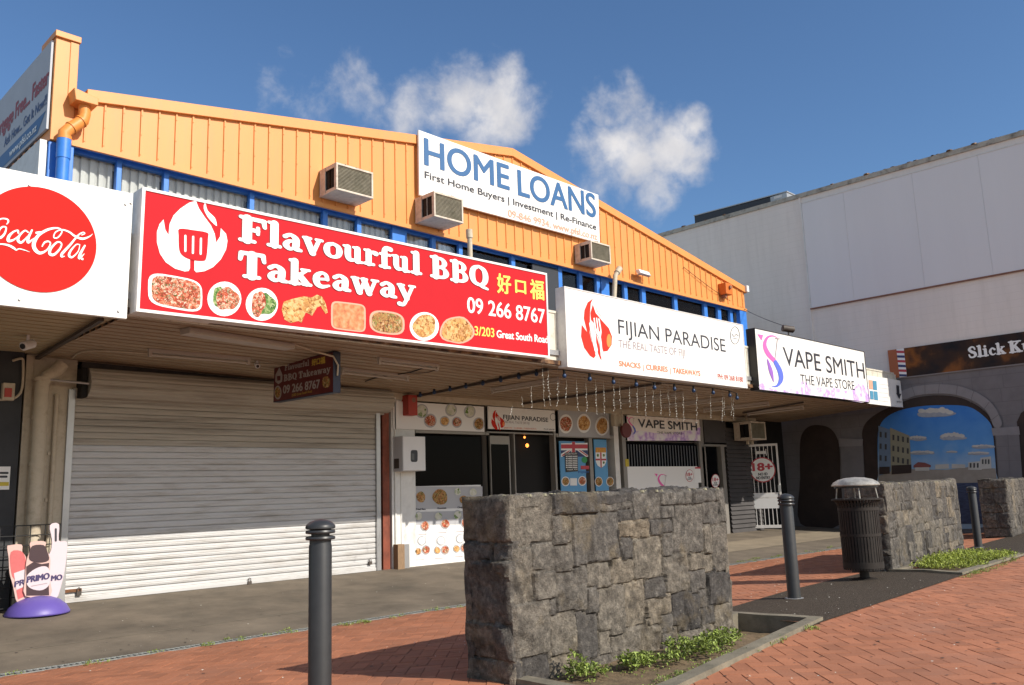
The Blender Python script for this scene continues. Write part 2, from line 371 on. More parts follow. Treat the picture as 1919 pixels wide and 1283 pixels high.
# ------------------------------------------------------------------ material list
def stone_mat():
    m = bpy.data.materials.new('stone'); m.use_nodes = True; n, l = m.node_tree.nodes, m.node_tree.links
    p = n['Principled BSDF']; p.inputs['Roughness'].default_value = .92; p.inputs['Specular IOR Level'].default_value = .25
    tc = n.new('ShaderNodeTexCoord'); v = tc.outputs['Object']
    def noise_(sc, det, ro=.65):
        t = n.new('ShaderNodeTexNoise'); t.inputs['Scale'].default_value = sc; t.inputs['Detail'].default_value = det; t.inputs['Roughness'].default_value = ro; l.new(v, t.inputs['Vector']); return t.outputs[0]
    def ramp(f, stops):
        r = n.new('ShaderNodeValToRGB'); l.new(f, r.inputs[0]); e = r.color_ramp.elements
        while len(e) < len(stops): e.new(.5)
        for i, (pos, c) in enumerate(stops): e[i].position = pos; e[i].color = (*c, 1)
        return r.outputs[0]
    def mx(f, a, b, mode='MIX'):
        q = n.new('ShaderNodeMixRGB'); q.blend_type = mode
        for s_, x in ((0, f), (1, a), (2, b)):
            if isinstance(x, (int, float)): q.inputs[s_].default_value = x
            elif isinstance(x, tuple): q.inputs[s_].default_value = (*x, 1)
            else: l.new(x, q.inputs[s_])
        return q.outputs[0]
    base = ramp(noise_(17, 9, .75), [(.32, (.050, .046, .041)), (.5, (.128, .117, .105)), (.68, (.245, .224, .195))])
    at_ = n.new('ShaderNodeAttribute'); at_.attribute_name = 'tone'; tone = ramp(at_.outputs['Fac'], [(0, (.5, .5, .53)), (.45, (.92, .91, .90)), (.8, (1.3, 1.24, 1.12)), (1, (1.5, 1.32, 1.05))])
    c = mx(1, base, tone, 'MULTIPLY')
    c = mx(ramp(noise_(2.6, 6), [(.55, (0, 0, 0)), (.72, (.6, .6, .6))]), c, (.205, .155, .085))
    c = mx(ramp(noise_(5.5, 8), [(.52, (0, 0, 0)), (.68, (.75, .75, .75))]), c, (.035, .030, .026))
    c = mx(ramp(noise_(34, 4), [(.66, (0, 0, 0)), (.72, (.7, .7, .7))]), c, (.30, .28, .22))
    vo = n.new('ShaderNodeTexVoronoi'); vo.inputs['Scale'].default_value = 70; l.new(v, vo.inputs['Vector'])
    pit = ramp(vo.outputs['Distance'], [(.10, (.25, .25, .25)), (.26, (1, 1, 1))]); c = mx(.7, c, mx(1, c, pit, 'MULTIPLY'))
    l.new(c, p.inputs['Base Color'])
    b1_ = n.new('ShaderNodeBump'); b1_.inputs['Strength'].default_value = 1; b1_.inputs['Distance'].default_value = .022; l.new(noise_(45, 8, .7), b1_.inputs['Height'])
    b2_ = n.new('ShaderNodeBump'); b2_.inputs['Strength'].default_value = .7; b2_.inputs['Distance'].default_value = .006; l.new(pit, b2_.inputs['Height']); l.new(b1_.outputs[0], b2_.inputs['Normal'])
    l.new(b2_.outputs[0], p.inputs['Normal']); MATS['stone'] = m
mat('brick', (.372, .142, .070), .85, var=.2, vscale=2.2, bump=.35, bscale=60, tone=.2, dirt=(.16, .1, .075), dscale=1.1, damt=.55)
mat('joint', (.20, .09, .052), .95, var=.3, vscale=30)
mat('concrete', (.158, .128, .094), .9, var=.38, vscale=1.3, bump=.4, bscale=90, dirt=(.075, .066, .05), dscale=.9, damt=.75)
mat('kerb_concrete', (.19, .165, .12), .9, var=.3, vscale=5, bump=.5, bscale=70, dirt=(.08, .08, .05), dscale=4, damt=.7)
mat('drain_metal', (.33, .34, .32), .5, var=.2, vscale=20, metal=.5)
ramp_mat('asphalt', 130, [(.38, (.018, .013, .009)), (.55, (.060, .045, .032)), (.68, (.20, .165, .125))], .9, 'NOISE')
mat('far_ground', (.16, .15, .14), .9, var=.2, vscale=.5)
mat('soil', (.145, .10, .055), .95, var=.45, vscale=14, bump=.8, bscale=60, dirt=(.22, .17, .08), dscale=9, damt=.6)
mat('orange', (.72, .285, .075), .5, var=.05, vscale=1.2, dirt=(.52, .24, .11), dscale=1.6, damt=.42, stretch=(2.2, 1, .3))
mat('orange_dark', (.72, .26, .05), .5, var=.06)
mat('blue', (.035, .19, .62), .45, var=.12, vscale=7, dirt=(.10, .25, .5), dscale=9, damt=.35)
mat('blue_dark', (.02, .12, .42), .5, var=.12)
mat('white_board', (.80, .79, .765), .45, var=.03, vscale=1.5, dirt=(.55, .5, .42), dscale=2.2, damt=.35, stretch=(1.5, 1, .4))
mat('white_fascia', (.62, .59, .50), .6, var=.1, vscale=4, dirt=(.25, .2, .13), dscale=5, damt=.6)
mat('white_paint', (.72, .71, .68), .55, var=.08, vscale=5, dirt=(.35, .3, .23), dscale=3, damt=.35)
mat('cream_paint', (.52, .45, .34), .65, var=.14, vscale=5, dirt=(.18, .13, .08), dscale=5, damt=.7)
mat('red_sign', (.52, .018, .026), .7, var=.03, vscale=2, spec=.12)
mat('coke_red', (.56, .018, .014), .7, var=.03, vscale=2, spec=.12)
mat('white_vinyl', (.86, .86, .84), .45)
mat('red_outline', (.22, .02, .02), .5)
mat('yellow_vinyl', (.85, .75, .12), .5)
mat('grey_metal', (.42, .42, .42), .4, metal=.6, var=.1)
mat('alu', (.27, .25, .225), .45, metal=.25, var=.1)
mat('black_plastic', (.015, .015, .016), .4)
mat('black_panel', (.028, .032, .04), .45)
mat('soffit', (.36, .275, .185), .7, var=.12, vscale=3, dirt=(.17, .10, .05), dscale=3.5, damt=.6, stretch=(.35, 1, 1))
mat('soffit_pale', (.46, .38, .24), .7, var=.1, vscale=3, dirt=(.22, .15, .07), dscale=3, damt=.5, stretch=(.35, 1, 1))
mat('rust', (.16, .07, .03), .85, var=.5, vscale=12)
mat('dark_steel', (.07, .055, .045), .6, var=.3, vscale=9)
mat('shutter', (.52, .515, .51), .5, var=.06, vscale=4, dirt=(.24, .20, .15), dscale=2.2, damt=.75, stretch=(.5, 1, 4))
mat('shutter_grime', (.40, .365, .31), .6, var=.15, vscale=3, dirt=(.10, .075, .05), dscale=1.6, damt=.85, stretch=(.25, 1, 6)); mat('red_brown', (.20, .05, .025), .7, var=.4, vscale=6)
mat('grey_render', (.80, .73, .67), .85, var=.05, vscale=1.2, bump=.25, bscale=25, dirt=(.55, .49, .43), dscale=1.7, damt=.35, stretch=(1, 1.6, .22))
mat('grey_panel', (.74, .72, .72), .6, var=.03, vscale=.8, dirt=(.6, .58, .58), dscale=1.6, damt=.2, stretch=(1, 2.2, .2))
mat('parapet', (.42, .39, .33), .85, var=.2, vscale=6, dirt=(.06, .055, .045), dscale=3.5, damt=.95)
mat('brown_trim', (.24, .11, .07), .7)
mat('dark_wall', (.03, .032, .036), .7, var=.2)
mat('dark_louvre', (.055, .05, .05), .6, var=.2)
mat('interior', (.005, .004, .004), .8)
mat('iron', (.030, .031, .033), .42, var=.15, vscale=12, spec=.5)
mat('bin_brown', (.030, .025, .022), .6, var=.25, vscale=10, spec=.2)
mat('bin_lid', (.40, .38, .34), .4, var=.35, vscale=14, metal=.35, dirt=(.10, .09, .08), dscale=8, damt=.7)
mat('ac_case', (.60, .52, .43), .6, var=.12, vscale=8, dirt=(.25, .16, .09), dscale=6, damt=.7)
mat('ac_grille', (.25, .225, .17), .6, var=.25, vscale=8, dirt=(.10, .10, .06), dscale=5, damt=.6)
mat('blind', (.60, .60, .58), .7, var=.04)
mat('curtain', (.42, .40, .37), .8, var=.15)
mat('text_blue', (.028, .115, .28), .5); mat('text_dark', (.03, .03, .04), .5)
mat('text_peach', (.74, .36, .25), .6); mat('text_grey', (.30, .24, .26), .6)
mat('text_orange', (.72, .20, .09), .6); mat('text_redbrown', (.45, .09, .06), .6)
mat('flame_red', (.60, .035, .022), .7, spec=.15); mat('flame_orange', (.88, .24, .05), .5)
mat('pink', (.82, .13, .42), .5); mat('violet', (.30, .12, .50), .5); mat('logo_blue', (.10, .15, .62), .5)
mat('glow_white', (.86, .80, .76), .5)
mat('frame_white', (.74, .72, .70), .5, var=.08, vscale=8, dirt=(.4, .33, .25), dscale=6, damt=.4)
mat('alarm_red', (.38, .035, .02), .5, var=.15); mat('light_white', (.46, .42, .37), .5)
mat('wire_black', (.012, .012, .012), .6); mat('bulb_blue', (.012, .04, .11), .35)
mat('led_white', (.50, .49, .45), .3); mat('wire_clear', (.35, .32, .26), .6)
mat('plastic_white', (.74, .74, .74), .4, var=.03)
mat('purple', (.12, .085, .36), .45, var=.06); mat('pink_drink', (.55, .12, .12), .5, var=.15, vscale=8)
mat('choc_drink', (.055, .03, .035), .4); mat('label_white', (.62, .52, .56), .5); mat('skin_peach', (.60, .40, .36), .5)
stone_mat()
mat('stone_core', (.03, .026, .022), .95)
mat('lichen', (.24, .22, .15), .95, var=.5, vscale=30)
mat('mural_stone', (.165, .155, .162), .8, var=.14, vscale=3, dirt=(.14, .13, .14), dscale=1.5, damt=.5)
mat('mural_stone_light', (.23, .217, .225), .8, var=.1); mat('mural_line', (.135, .125, .13), .8)
mat('mural_dark', (.035, .022, .018), .85, var=.3)
mat('mural_yellow', (.28, .26, .18), .8, var=.1); mat('mural_blue', (.15, .21, .30), .8, var=.1)
mat('mural_cloud', (.50, .48, .44), .8, var=.15, vscale=4); mat('mural_sand', (.30, .26, .22), .8, var=.15)
mat('mural_water', (.04, .055, .11), .7, var=.5, vscale=6, stretch=(1, 1, 5)); mat('mural_roof', (.22, .07, .06), .8); mat('mural_window', (.05, .05, .05), .6)
mat('flag_blue', (.10, .32, .58), .5); mat('flag_navy', (.03, .05, .16), .5); mat('flag_red', (.50, .05, .07), .5); mat('flag_gold', (.65, .30, .04), .5, var=.4, vscale=30)
mat('sticker_green', (.03, .30, .09), .5); mat('wood', (.25, .16, .09), .7, var=.3, vscale=20, stretch=(6, 6, .6))
mat('litter', (.6, .57, .5), .8); mat('menu_grey', (.42, .42, .44), .5); mat('menu_white', (.80, .79, .77), .5)
ramp_mat('food_red', 42, [(0, (.16, .02, .01)), (.25, (.45, .07, .03)), (.5, (.62, .22, .12)), (.68, (.75, .55, .42)), (.84, (.07, .10, .02)), (1, (.4, .04, .02))])
ramp_mat('food_brown', 40, [(0, (.08, .03, .01)), (.3, (.34, .14, .05)), (.6, (.5, .27, .10)), (.85, (.12, .16, .03)), (1, (.6, .42, .25))])
ramp_mat('food_gold', 30, [(0, (.22, .08, .02)), (.4, (.62, .32, .10)), (.75, (.70, .48, .22)), (1, (.42, .16, .05))])
ramp_mat('food_leaf', 30, [(0, (.03, .10, .02)), (.4, (.12, .24, .05)), (.7, (.4, .46, .22)), (1, (.06, .16, .03))])
ramp_mat('food_green', 16, [(0, (.12, .22, .04)), (.25, (.5, .52, .38)), (.6, (.62, .6, .5)), (1, (.66, .65, .58))])
ramp_mat('food_crackling', 14, [(.3, (.42, .13, .06)), (.5, (.62, .25, .11)), (.7, (.68, .36, .2))], kind='NOISE')
ramp_mat('ink_cloud', 4.5, [(.40, (.82, .80, .82)), (.5, (.72, .60, .80)), (.6, (.46, .28, .66)), (.68, (.74, .6, .82))], kind='NOISE', detail=7)
ramp_mat('mural_sky', 1.6, [(.3, (.025, .13, .40)), (.55, (.05, .21, .54)), (.75, (.12, .30, .58))], kind='NOISE')
ramp_mat('barber_photo', 1.1, [(.38, (.012, .012, .016)), (.52, (.05, .025, .015)), (.62, (.24, .085, .02)), (.72, (.03, .02, .02))], kind='NOISE')
ramp_mat('stain', 7, [(.42, (.05, .028, .02)), (.6, (.22, .12, .06)), (.75, (.45, .38, .28))], kind='NOISE')
mat('leaf', (.19, .245, .045), .6, tone=.6); mat('vinyl_shaded', (.34, .30, .28), .5); mat('leaf_yellow', (.29, .34, .05), .6, tone=.5)  # second one: white vinyl with the canopy shade put into its colour
glass_mat('glass')
mat('dark_glass', (.004, .004, .005), .18, spec=.03)
# ------------------------------------------------------------------ ground
BEDS = [[(4.05, 3.14), (7.56, 3.76), (7.45, 4.60), (4.10, 4.60)], [(11.93, 4.02), (15.3, 4.20), (15.75, 5.25), (12.2, 5.06)]]
def in_bed(x, y, m=.0):
    for q in BEDS:
        if all((q[(i+1) % 4][0]-q[i][0])*(y-q[i][1])-(q[(i+1) % 4][1]-q[i][1])*(x-q[i][0]) > m*math.hypot(q[(i+1) % 4][0]-q[i][0], q[(i+1) % 4][1]-q[i][1]) for i in range(4)): return True
    return False
mb = MB(); mb.poly([(-600, -600, -.6), (900, -600, -.6), (900, 900, -.6), (-600, 900, -.6)]); kind(mb.build('ground', 'far_ground'), 'structure')
def strip(mb, x0, x1, y0, y1, dz, nx=1):
    ys = [y0]+[y for y in (4.6, YD, YE) if y0 < y < y1]+[y1]
    for a, b in zip(ys, ys[1:]): mb.poly([(x0, a, gz(a)+dz), (x1, a, gz(a)+dz), (x1, b, gz(b)+dz), (x0, b, gz(b)+dz)])
mb = MB(); strip(mb, -12, 45, -14, YD, -.16); kind(mb.build('ground', 'joint'), 'structure')
# clay pavers, herringbone at 45 degrees
mb = MB(); U = .118; c45 = math.sqrt(.5); rng = random.Random(3)
def paver(cx, cy, hx, hy, ang):
    g = .0016 if rng.random() > .10 else .0036; b = .0022; ca, sa = math.cos(ang), math.sin(ang); z = gz(cy)
    tilt = (rng.uniform(-.004, .004), rng.uniform(-.004, .004)); dz = rng.uniform(-.0015, .0015)
    def P(x, y, h): X = cx+x*ca-y*sa; Y = cy+x*sa+y*ca; return (X, Y, gz(Y)+h+dz+tilt[0]*x+tilt[1]*y)
    o = [P(sx*(hx-g), sy*(hy-g), -.012) for sx, sy in ((-1, -1), (1, -1), (1, 1), (-1, 1))]
    t = [P(sx*(hx-g-b), sy*(hy-g-b), 0) for sx, sy in ((-1, -1), (1, -1), (1, 1), (-1, 1))]
    mb.add(o+t, [(4, 5, 6, 7)]+[(i, (i+1) % 4, (i+1) % 4+4, i+4) for i in range(4)], rng.betavariate(2, 2))
X0, X1, Y0, Y1 = 1.6, 27, 1.6, YD
n = int(40/U)
jb = MB()
ax = np.arange(1.0, 24.4, .2); ay = [1.0, 1.3, 1.6, 1.9, 2.2, 2.5, 2.8]+[3.0+.1*k for k in range(24)]+[5.4, 6, 6.6, 7.2, 7.8, 8.3, YD]
for xa in ax:
    for ya, yb in zip(ay, ay[1:]):
        if in_bed(xa+.1, (ya+yb)/2, .04): continue
        jb.poly([(xa, ya, gz(ya)-.0036), (xa+.2, ya, gz(ya)-.0036), (xa+.2, yb, gz(yb)-.0036), (xa, yb, gz(yb)-.0036)])
kind(jb.build('ground', 'joint'), 'structure')
for i in range(-40, 300):
    for j in range(-220, 80):
        k = (i-j) % 4
        if k == 0: a, b_, ang = i+1, j+.5, R(45)
        elif k == 2: a, b_, ang = i+.5, j, R(135)
        else: continue
        x = (a-b_)*c45*U; y = (a+b_)*c45*U
        if X0 < x < X1 and Y0 < y < Y1-.13 and not (x > 23.9 and y > 0) and not in_bed(x, y, .05):
            # skip pavers that could never be seen past the corner of the frame
            v = Vector((x, y, 0))-EYE; dd = v.dot(fwd)
            if dd < .5 or v.dot(up)/dd*F < -760 or abs(v.dot(rt)/dd*F) > 1250: continue
            paver(x, y, U, U/2, ang)
kind(mb.build('pavement', 'brick'), 'structure')
mb = MB(); strip(mb, -12, 24.0, YD+.09, 12.6, 0); mb.poly([(-12, 12.6, 0), (24, 12.6, 0), (24, 22, 0), (-12, 22, 0)])
kind(mb.build('footpath', 'concrete'), 'structure')
mb = MB()   # worn seams and patches across the apron
for px in ((370, 1060, 290), ):
    pass
for (xa, ya, xb, yb, w) in ((5.2, 12.2, 7.4, YD+.1, .005), (12.1, 12.2, 12.4, YD+.1, .005), (2, 9.75, 24, 9.9, .008), (17.2, 12.2, 17.0, 8.9, .006)):
    A, B = Vector((xa, ya, 0)), Vector((xb, yb, 0)); t = (B-A).normalized(); q = Vector((-t.y, t.x, 0))*w; N = 14
    for i in range(N):
        p0, p1 = A+(B-A)*(i/N), A+(B-A)*((i+1)/N); mb.poly([(p.x, p.y, gz(p.y)+.003) for p in (p0-q, p1-q, p1+q, p0+q)])
kind(mb.build('footpath', mat('joint_dark', (.22, .19, .14), .9)), 'structure')
mb = MB()
for x in range(10, 23):
    for y in (9.95, 10.35, 10.75): mb.poly([(x, y, gz(y)+.004), (x+1, y, gz(y)+.004), (x+1, y+.4, gz(y+.4)+.004), (x, y+.4, gz(y+.4)+.004)])
kind(mb.build('footpath', mat('concrete_pale', (.25, .205, .145), .9, var=.2, vscale=2, bump=.3, bscale=90, dirt=(.13, .11, .08), dscale=1.3, damt=.7)), 'structure')
# drain channel
d = thing('drain_channel', 'long narrow galvanised drain grate between brick paving and concrete apron', 'drain', (0, YD, gz(YD)))
mb = MB(); z = gz(YD)
mb.box((-6, YD-.065, z-.05), (23.9, YD+.095, z-.02)); mb.build('channel_bed', 'dark_wall', d)
mb = MB(); mb.box((-6, YD-.072, z-.04), (23.9, YD-.05, z+.006)); mb.box((-6, YD+.082, z-.04), (23.9, YD+.1, z+.004)); mb.build('edge_rail', 'drain_metal', d)
mb = MB()
for i in range(0, 420): x = 1.5+i*.052; mb.box((x, YD-.05, z-.018), (x+.03, YD+.082, z+.002))
kind(mb.build('grate_bar', 'drain_metal', d), 'stuff')
# dark asphalt band along the low walls
band = [atG(*p, .006) for p in ((1378, 1152), (1540, 1165), (1640, 1132), (1803, 1078), (1907, 1045))]
backb = [atG(*p, .006) for p in ((1861, 1013), (1802, 1030), (1640, 1078), (1480, 1105), (1378, 1135))]
mb = MB()
fr = [Vector((6.6, 3.6, 0)), band[1], band[3], band[4], Vector((24, 4.6, 0))]; bk = [Vector((6.6, 4.95, 0)), backb[4], backb[3], backb[1], backb[0], Vector((24, 6.3, 0))]
def yat(line, x):
    for a, b in zip(line, line[1:]):
        if a.x <= x <= b.x: return a.y+(b.y-a.y)*(x-a.x)/(b.x-a.x)
    return line[-1].y
xs = np.linspace(6.6, 23.9, 120)
for a, b in zip(xs, xs[1:]):
    ps = []
    for x in (a, b):
        y0, y1 = yat(fr, x), yat(bk, x); ym = min(max(4.6, y0+.01), y1-.01)
        ps.append([(x, y, gz(y)+.006) for y in (y0, ym, y1)])
    for k in range(2):
        N_ = 10
        for u in range(N_):
            L_ = lambda p, q, t: tuple(p[i]+(q[i]-p[i])*t for i in range(3))
            q4_ = [L_(ps[0][k], ps[0][k+1], u/N_), L_(ps[1][k], ps[1][k+1], u/N_), L_(ps[1][k], ps[1][k+1], (u+1)/N_), L_(ps[0][k], ps[0][k+1], (u+1)/N_)]
            if not in_bed(sum(p[0] for p in q4_)/4, sum(p[1] for p in q4_)/4, .05): mb.poly(q4_)
kind(mb.build('path', 'asphalt'), 'structure')

# ------------------------------------------------------------------ orange gabled shop building
FY = 12.39
zGL, zGR = 6.24, 6.14           # base of the orange cladding
XL, XA, XR = 4.0, 12.58, 21.9; ZL, ZA, ZR = 7.07, 8.50, 6.80
def ridge(x): return ZL+(ZA-ZL)*(x-XL)/(XA-XL) if x < XA else ZA+(ZR-ZA)*(x-XA)/(XR-XA)
def gbase(x): return zGL+(zGR-zGL)*(x-XL)/(XR-XL)
shop = thing('shop_building', 'shop row with orange ribbed gable, blue window frames and cream pilasters', 'building', (0, FY, 0))
mb = MB(); x = 3.72; xs = []
P_ = .262
while x < XR:
    xs += [(x, 0), (x+P_-.045, 0), (x+P_-.036, .022), (x+P_-.012, .022)]; x += P_
    xs.append((x-.003, 0))
xs = [q for q in xs if q[0] < XR]+[(XR, 0)]
vs, fs = [], []
for (x, d_) in xs: vs += [(x, FY-d_, gbase(x)), (x, FY-d_, ridge(max(x, XL))-.02)]
for i in range(len(xs)-1): fs.append((2*i, 2*i+2, 2*i+3, 2*i+1))
mb.add(vs, fs); mb.build('gable_cladding', 'orange', shop)
mb = MB(); x = 3.72+P_-.024     # screw heads in rows up the ribs
while x < XR-.1:
    for f_ in (.06, .5, .93):
        z = gbase(x)+.05+(ridge(max(x, XL))-.2-gbase(x)-.05)*f_; mb.tube([(x, FY-.02, z), (x, FY-.03, z)], .008, 6)
    x += P_
kind(mb.build('screw', 'orange_dark', shop), 'stuff')
mb = MB()   # barge flashing along both slopes, with a small fold under it
for (xa, za, xb, zb) in ((XL-.05, ZL, XA, ZA), (XA, ZA, XR+.06, ZR)):
    mb.slab([(xa, FY-.06, za-.15), (xb, FY-.06, zb-.15), (xb, FY-.06, zb+.03), (xa, FY-.06, za+.03)], (0, .3, 0))
mb.build('barge_flashing', 'orange', shop, bev=.006)
mb = MB(); mb.slab([(3.70, FY-.05, zGL-.03), (XR+.02, FY-.05, zGR-.03), (XR+.02, FY-.05, zGR+.045), (3.70, FY-.05, zGL+.045)], (0, .045, 0)); mb.build('base_flashing', 'orange', shop)
mb = MB(); mb.slab([(XL, FY+.24, ZL), (XA, FY+.24, ZA), (XR, FY+.24, ZR), (XR, FY+.24, ZR-.1), (XA, FY+.24, ZA-.1), (XL, FY+.24, ZL-.1)], (0, 24, 0)); mb.build('roof', 'grey_metal', shop)
mb = MB(); mb.box((XR-.2, FY+.02, 0), (XR, FY+24, ZR-.1)); mb.box((3.52, FY+.05, 0), (3.7, FY+24, 6.9)); mb.build('side_wall', 'white_paint', shop)
mb = MB(); mb.box((3.72, FY+.40, 3.4), (XR-.2, FY+.5, zGR)); mb.box((3.72, FY+.03, zGL+.03), (XR-.2, FY+.5, ridge(XR)-.3)); mb.build('inner_wall', 'interior', shop)
# upper window strip
sill = 4.55
mull = [(229.6, 10), (318, 10), (478.6, 9), (616, 9), (679.5, 8), (755, 27), (819, 8), (869.6, 7), (968, 7), (1055.6, 7), (1094, 6), (1127, 6), (1139.5, 15), (1178.5, 6), (1212, 7), (1272, 6), (1328, 6), (1353.5, 6), (1376, 5)]
edges = []
def gb_px(x): return 268.5+(x-130.7)*.2479
for (px, w) in mull:
    a, b = at(px-w/2, gb_px(px), FY).x, at(px+w/2, gb_px(px), FY).x
    edges.append((a, b)); m_ = MB().box((a, FY+.10, sill), (b, FY+.2, gbase(a)-.0)); m_.build('window_mullion', 'blue', shop, bev=.008)
mb = MB(); mb.slab([(3.74, FY+.13, zGL-.05), (XR, FY+.13, zGR-.05), (XR, FY+.13, zGR), (3.74, FY+.13, zGL)], (0, .1, 0)); mb.slab([(3.74, FY+.005, zGL+.004), (XR-.02, FY+.005, zGR+.004), (XR-.02, FY+.005, zGR+.026), (3.74, FY+.005, zGL+.026)], (0, .38, 0)); mb.build('window_head', 'blue', shop)
mb = MB(); mb.box((3.74, FY-.03, sill-.12), (XR, FY+.22, sill)); mb.build('window_sill', 'blue', shop)
cornerL = at(128, 266, FY).x
for (a, b) in ((at(90, 300, FY).x, at(137, 300, FY).x),): MB().box((3.50, FY-.02, 3.3), (b, FY+.1, zGL-.03)).build('corner_post', 'blue', shop, bev=.01)
MB().box((at(1386, 600, FY).x, FY-.03, 3.3), (XR+.0, FY+.1, zGR-.03)).build('corner_post', 'blue', shop, bev=.01)
prev = at(138, 290, FY).x; rng = random.Random(5)
spans = []
for (a, b) in edges+[(at(1386, 600, FY).x, 0)]: spans.append((prev, a)); prev = b
for i, (a, b) in enumerate(spans):
    if b-a < .12: continue
    g = MB().box((a, FY+.165, sill), (b, FY+.171, gbase(b)-.02)).build('window_pane', 'glass', shop)
    bl = MB()
    x = a; s_ = 1; dark = a > at(1030, 560, FY).x
    vs, fs = [], []; k = 0
    while x < b:
        w = .062 if not dark else .05
        y = FY+.26+(.045 if not dark else .03)*(k % 2); vs += [(x, y, sill), (x, y, gbase(x)+.02)]; x += w; k += 1
        if not dark and k % 2 == 0: vs += [(x-w+.004, FY+.255, sill), (x-w+.004, FY+.255, gbase(x)+.02)]
    bl.add(vs, [(2*q, 2*q+2, 2*q+3, 2*q+1) for q in range(len(vs)//2-1)]); bl.build('blind', 'curtain' if dark else 'blind', g)
bx0, bx1 = at(1003, 500, FY).x, at(1051, 510, FY).x
MB().box((bx0, FY+.08, sill), (bx1, FY+.12, zGR-.05)).build('blank_window_panel', 'black_panel', shop)
MB().box((at(993, 500, FY).x, FY-.02, sill), (at(1004, 500, FY).x, FY+.05, zGR-.28)).build('window_mullion', 'white_paint', shop)
# left pylon wall that carries the side billboard
mb = MB(); pxl, pxr = 3.50, 3.79
mb.box((pxl, FY-.06, 6.22), (pxr, FY+.5, 7.74)); mb.box((pxl-.02, FY-.1, 7.74), (pxr+.03, FY+.52, 7.83)); mb.box((pxr-.10, FY-.075, 6.9), (pxr+.012, FY-.055, 7.73))
mb.build('parapet_end', 'orange', shop, bev=.006)
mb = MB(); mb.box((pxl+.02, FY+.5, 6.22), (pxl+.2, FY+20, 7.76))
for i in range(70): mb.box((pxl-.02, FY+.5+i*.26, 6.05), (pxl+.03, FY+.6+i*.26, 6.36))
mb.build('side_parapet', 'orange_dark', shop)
mb = MB(); mb.box((pxl-.1, FY+.02, 3.3), (pxl-.01, FY+16, 6.22)); mb.build('side_wall', 'white_paint', shop)
# back of the shops, coloured near-black to stand in for unlit depth
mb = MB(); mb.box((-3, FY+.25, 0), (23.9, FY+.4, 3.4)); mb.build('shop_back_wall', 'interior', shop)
mb = MB(); mb.box((-3, FY-.1, 0), (3.35, FY+.1, 3.3)); mb.build('dark_shop_wall', 'dark_wall', shop)
pil = MB(); a, b = 3.40, 4.02
pil.box((a, FY-.04, 0), (b, FY+.2, 3.25)); pil.box((a-.02, FY-.075, 0), (a+.07, FY-.04, 3.2)); pil.box((a+.27, FY-.06, .4), (a+.39, FY-.04, 2.9)); pil.box((3.78, FY-.055, .05), (3.93, FY-.04, 2.35))
for z in (2.9, 1.9, 1.3): pil.box((a+.3, FY-.08, z), (a+.36, FY-.055, z+.05))
pil.build('pilaster', 'cream_paint', shop, bev=.004)
def px_box(p0, p1, dy0, dy1, mb=None):
    A, B = at(*p0, FY), at(*p1, FY); mb = mb or MB(); mb.box((A.x, FY+dy0, max(B.z, -.03)), (B.x, FY+dy1, A.z)); return mb
px_box((715, 770), (730, 1068), -.02, .2).build('door_jamb', 'red_brown', shop)
mb = px_box((731, 745), (779, 1064), -.03, .2); px_box((735, 745), (741, 1064), -.06, -.03, mb); px_box((748, 880), (752, 1064), -.045, -.03, mb); mb.build('pilaster', 'white_paint', shop, bev=.004)
mb = px_box((735, 1020), (748, 1066), -.16, -.03); mb.build('kick_plate', 'wood', shop); px_box((748.5, 1020), (761, 1066), -.10, -.031).build('kick_plate', 'grey_metal', shop)
mb = px_box((1146, 770), (1168, 1020), -.03, .2); mb.build('pilaster', 'white_paint', shop, bev=.004)
mb = MB()
zt_ = 3.02
mb.box((9.25, FY-.05, 2.93), (21.9, FY+.2, 3.25)); mb.build('head_beam', 'cream_paint', shop)
# fijian food shop front: window, door leaf, door opening
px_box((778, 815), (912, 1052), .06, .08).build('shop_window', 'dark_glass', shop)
mb = MB()
for (p0, p1, d0) in (((908, 757), (916, 1045), -.02), ((963, 812), (969, 1040), -.02), ((1038, 768), (1046, 1035), -.02), ((1108, 820), (1112, 1030), -.02), ((778, 805), (916, 815), -.01), ((912, 808), (1042, 815), -.01), ((1042, 812), (1148, 822), -.01), ((912, 752), (1148, 760), -.02), ((778, 744), (912, 750), -.02)):
    px_box(p0, p1, d0, .12, mb)
mb.build('shopfront_frame', 'alu', shop)
dr = px_box((918, 818), (962, 1042), .0, .05); 
px_box((920, 832), (959, 1042), -.012, -.0).build('door_pane', 'dark_glass', px_box((918, 816), (962, 1042), .0, .04).build('door_leaf', 'alu', shop))
# pendant glows inside the open door
# vape shop front
mb = MB()
for (p0, p1) in (((1168, 825), (1318, 830)), ((1168, 778), (1174, 1010)), ((1314, 785), (1320, 1005)), ((1318, 832), (1360, 837)), ((1320, 837), (1325, 1003)), ((1355, 837), (1361, 1002))): px_box(p0, p1, -.03, .1, mb)
mb.build('shopfront_frame', 'alu', shop)
px_box((1174, 829), (1315, 878), .03, .05).build('shop_window', 'dark_glass', shop)
px_box((1325, 837), (1355, 1003), .03, .05).build('shop_door', 'dark_glass', shop)
mb = MB()
for i in range(26):
    x = at(1178+i*5.2, 850, FY).x; mb.box((x, FY+.006, at(1178, 877, FY).z), (x+.035, FY+.012, at(1178, 832, FY).z))
mb.build('window_bar', mat('bar_grey', (.10, .11, .12), .5), shop)
px_box((1318, 786), (1362, 830), .0, .05).build('transom_panel', 'dark_louvre', shop)
mb = MB(); A, B = at(1361, 836, FY), at(1394, 1000, FY)
for i in range(24):
    z = i*.115; mb.slab([(A.x, FY-.02, z), (XR+.05, FY-.02, z), (XR+.05, FY+.02, z+.11), (A.x, FY+.02, z+.11)], (0, .05, 0))
mb.build('louvre_wall', 'dark_louvre', shop)
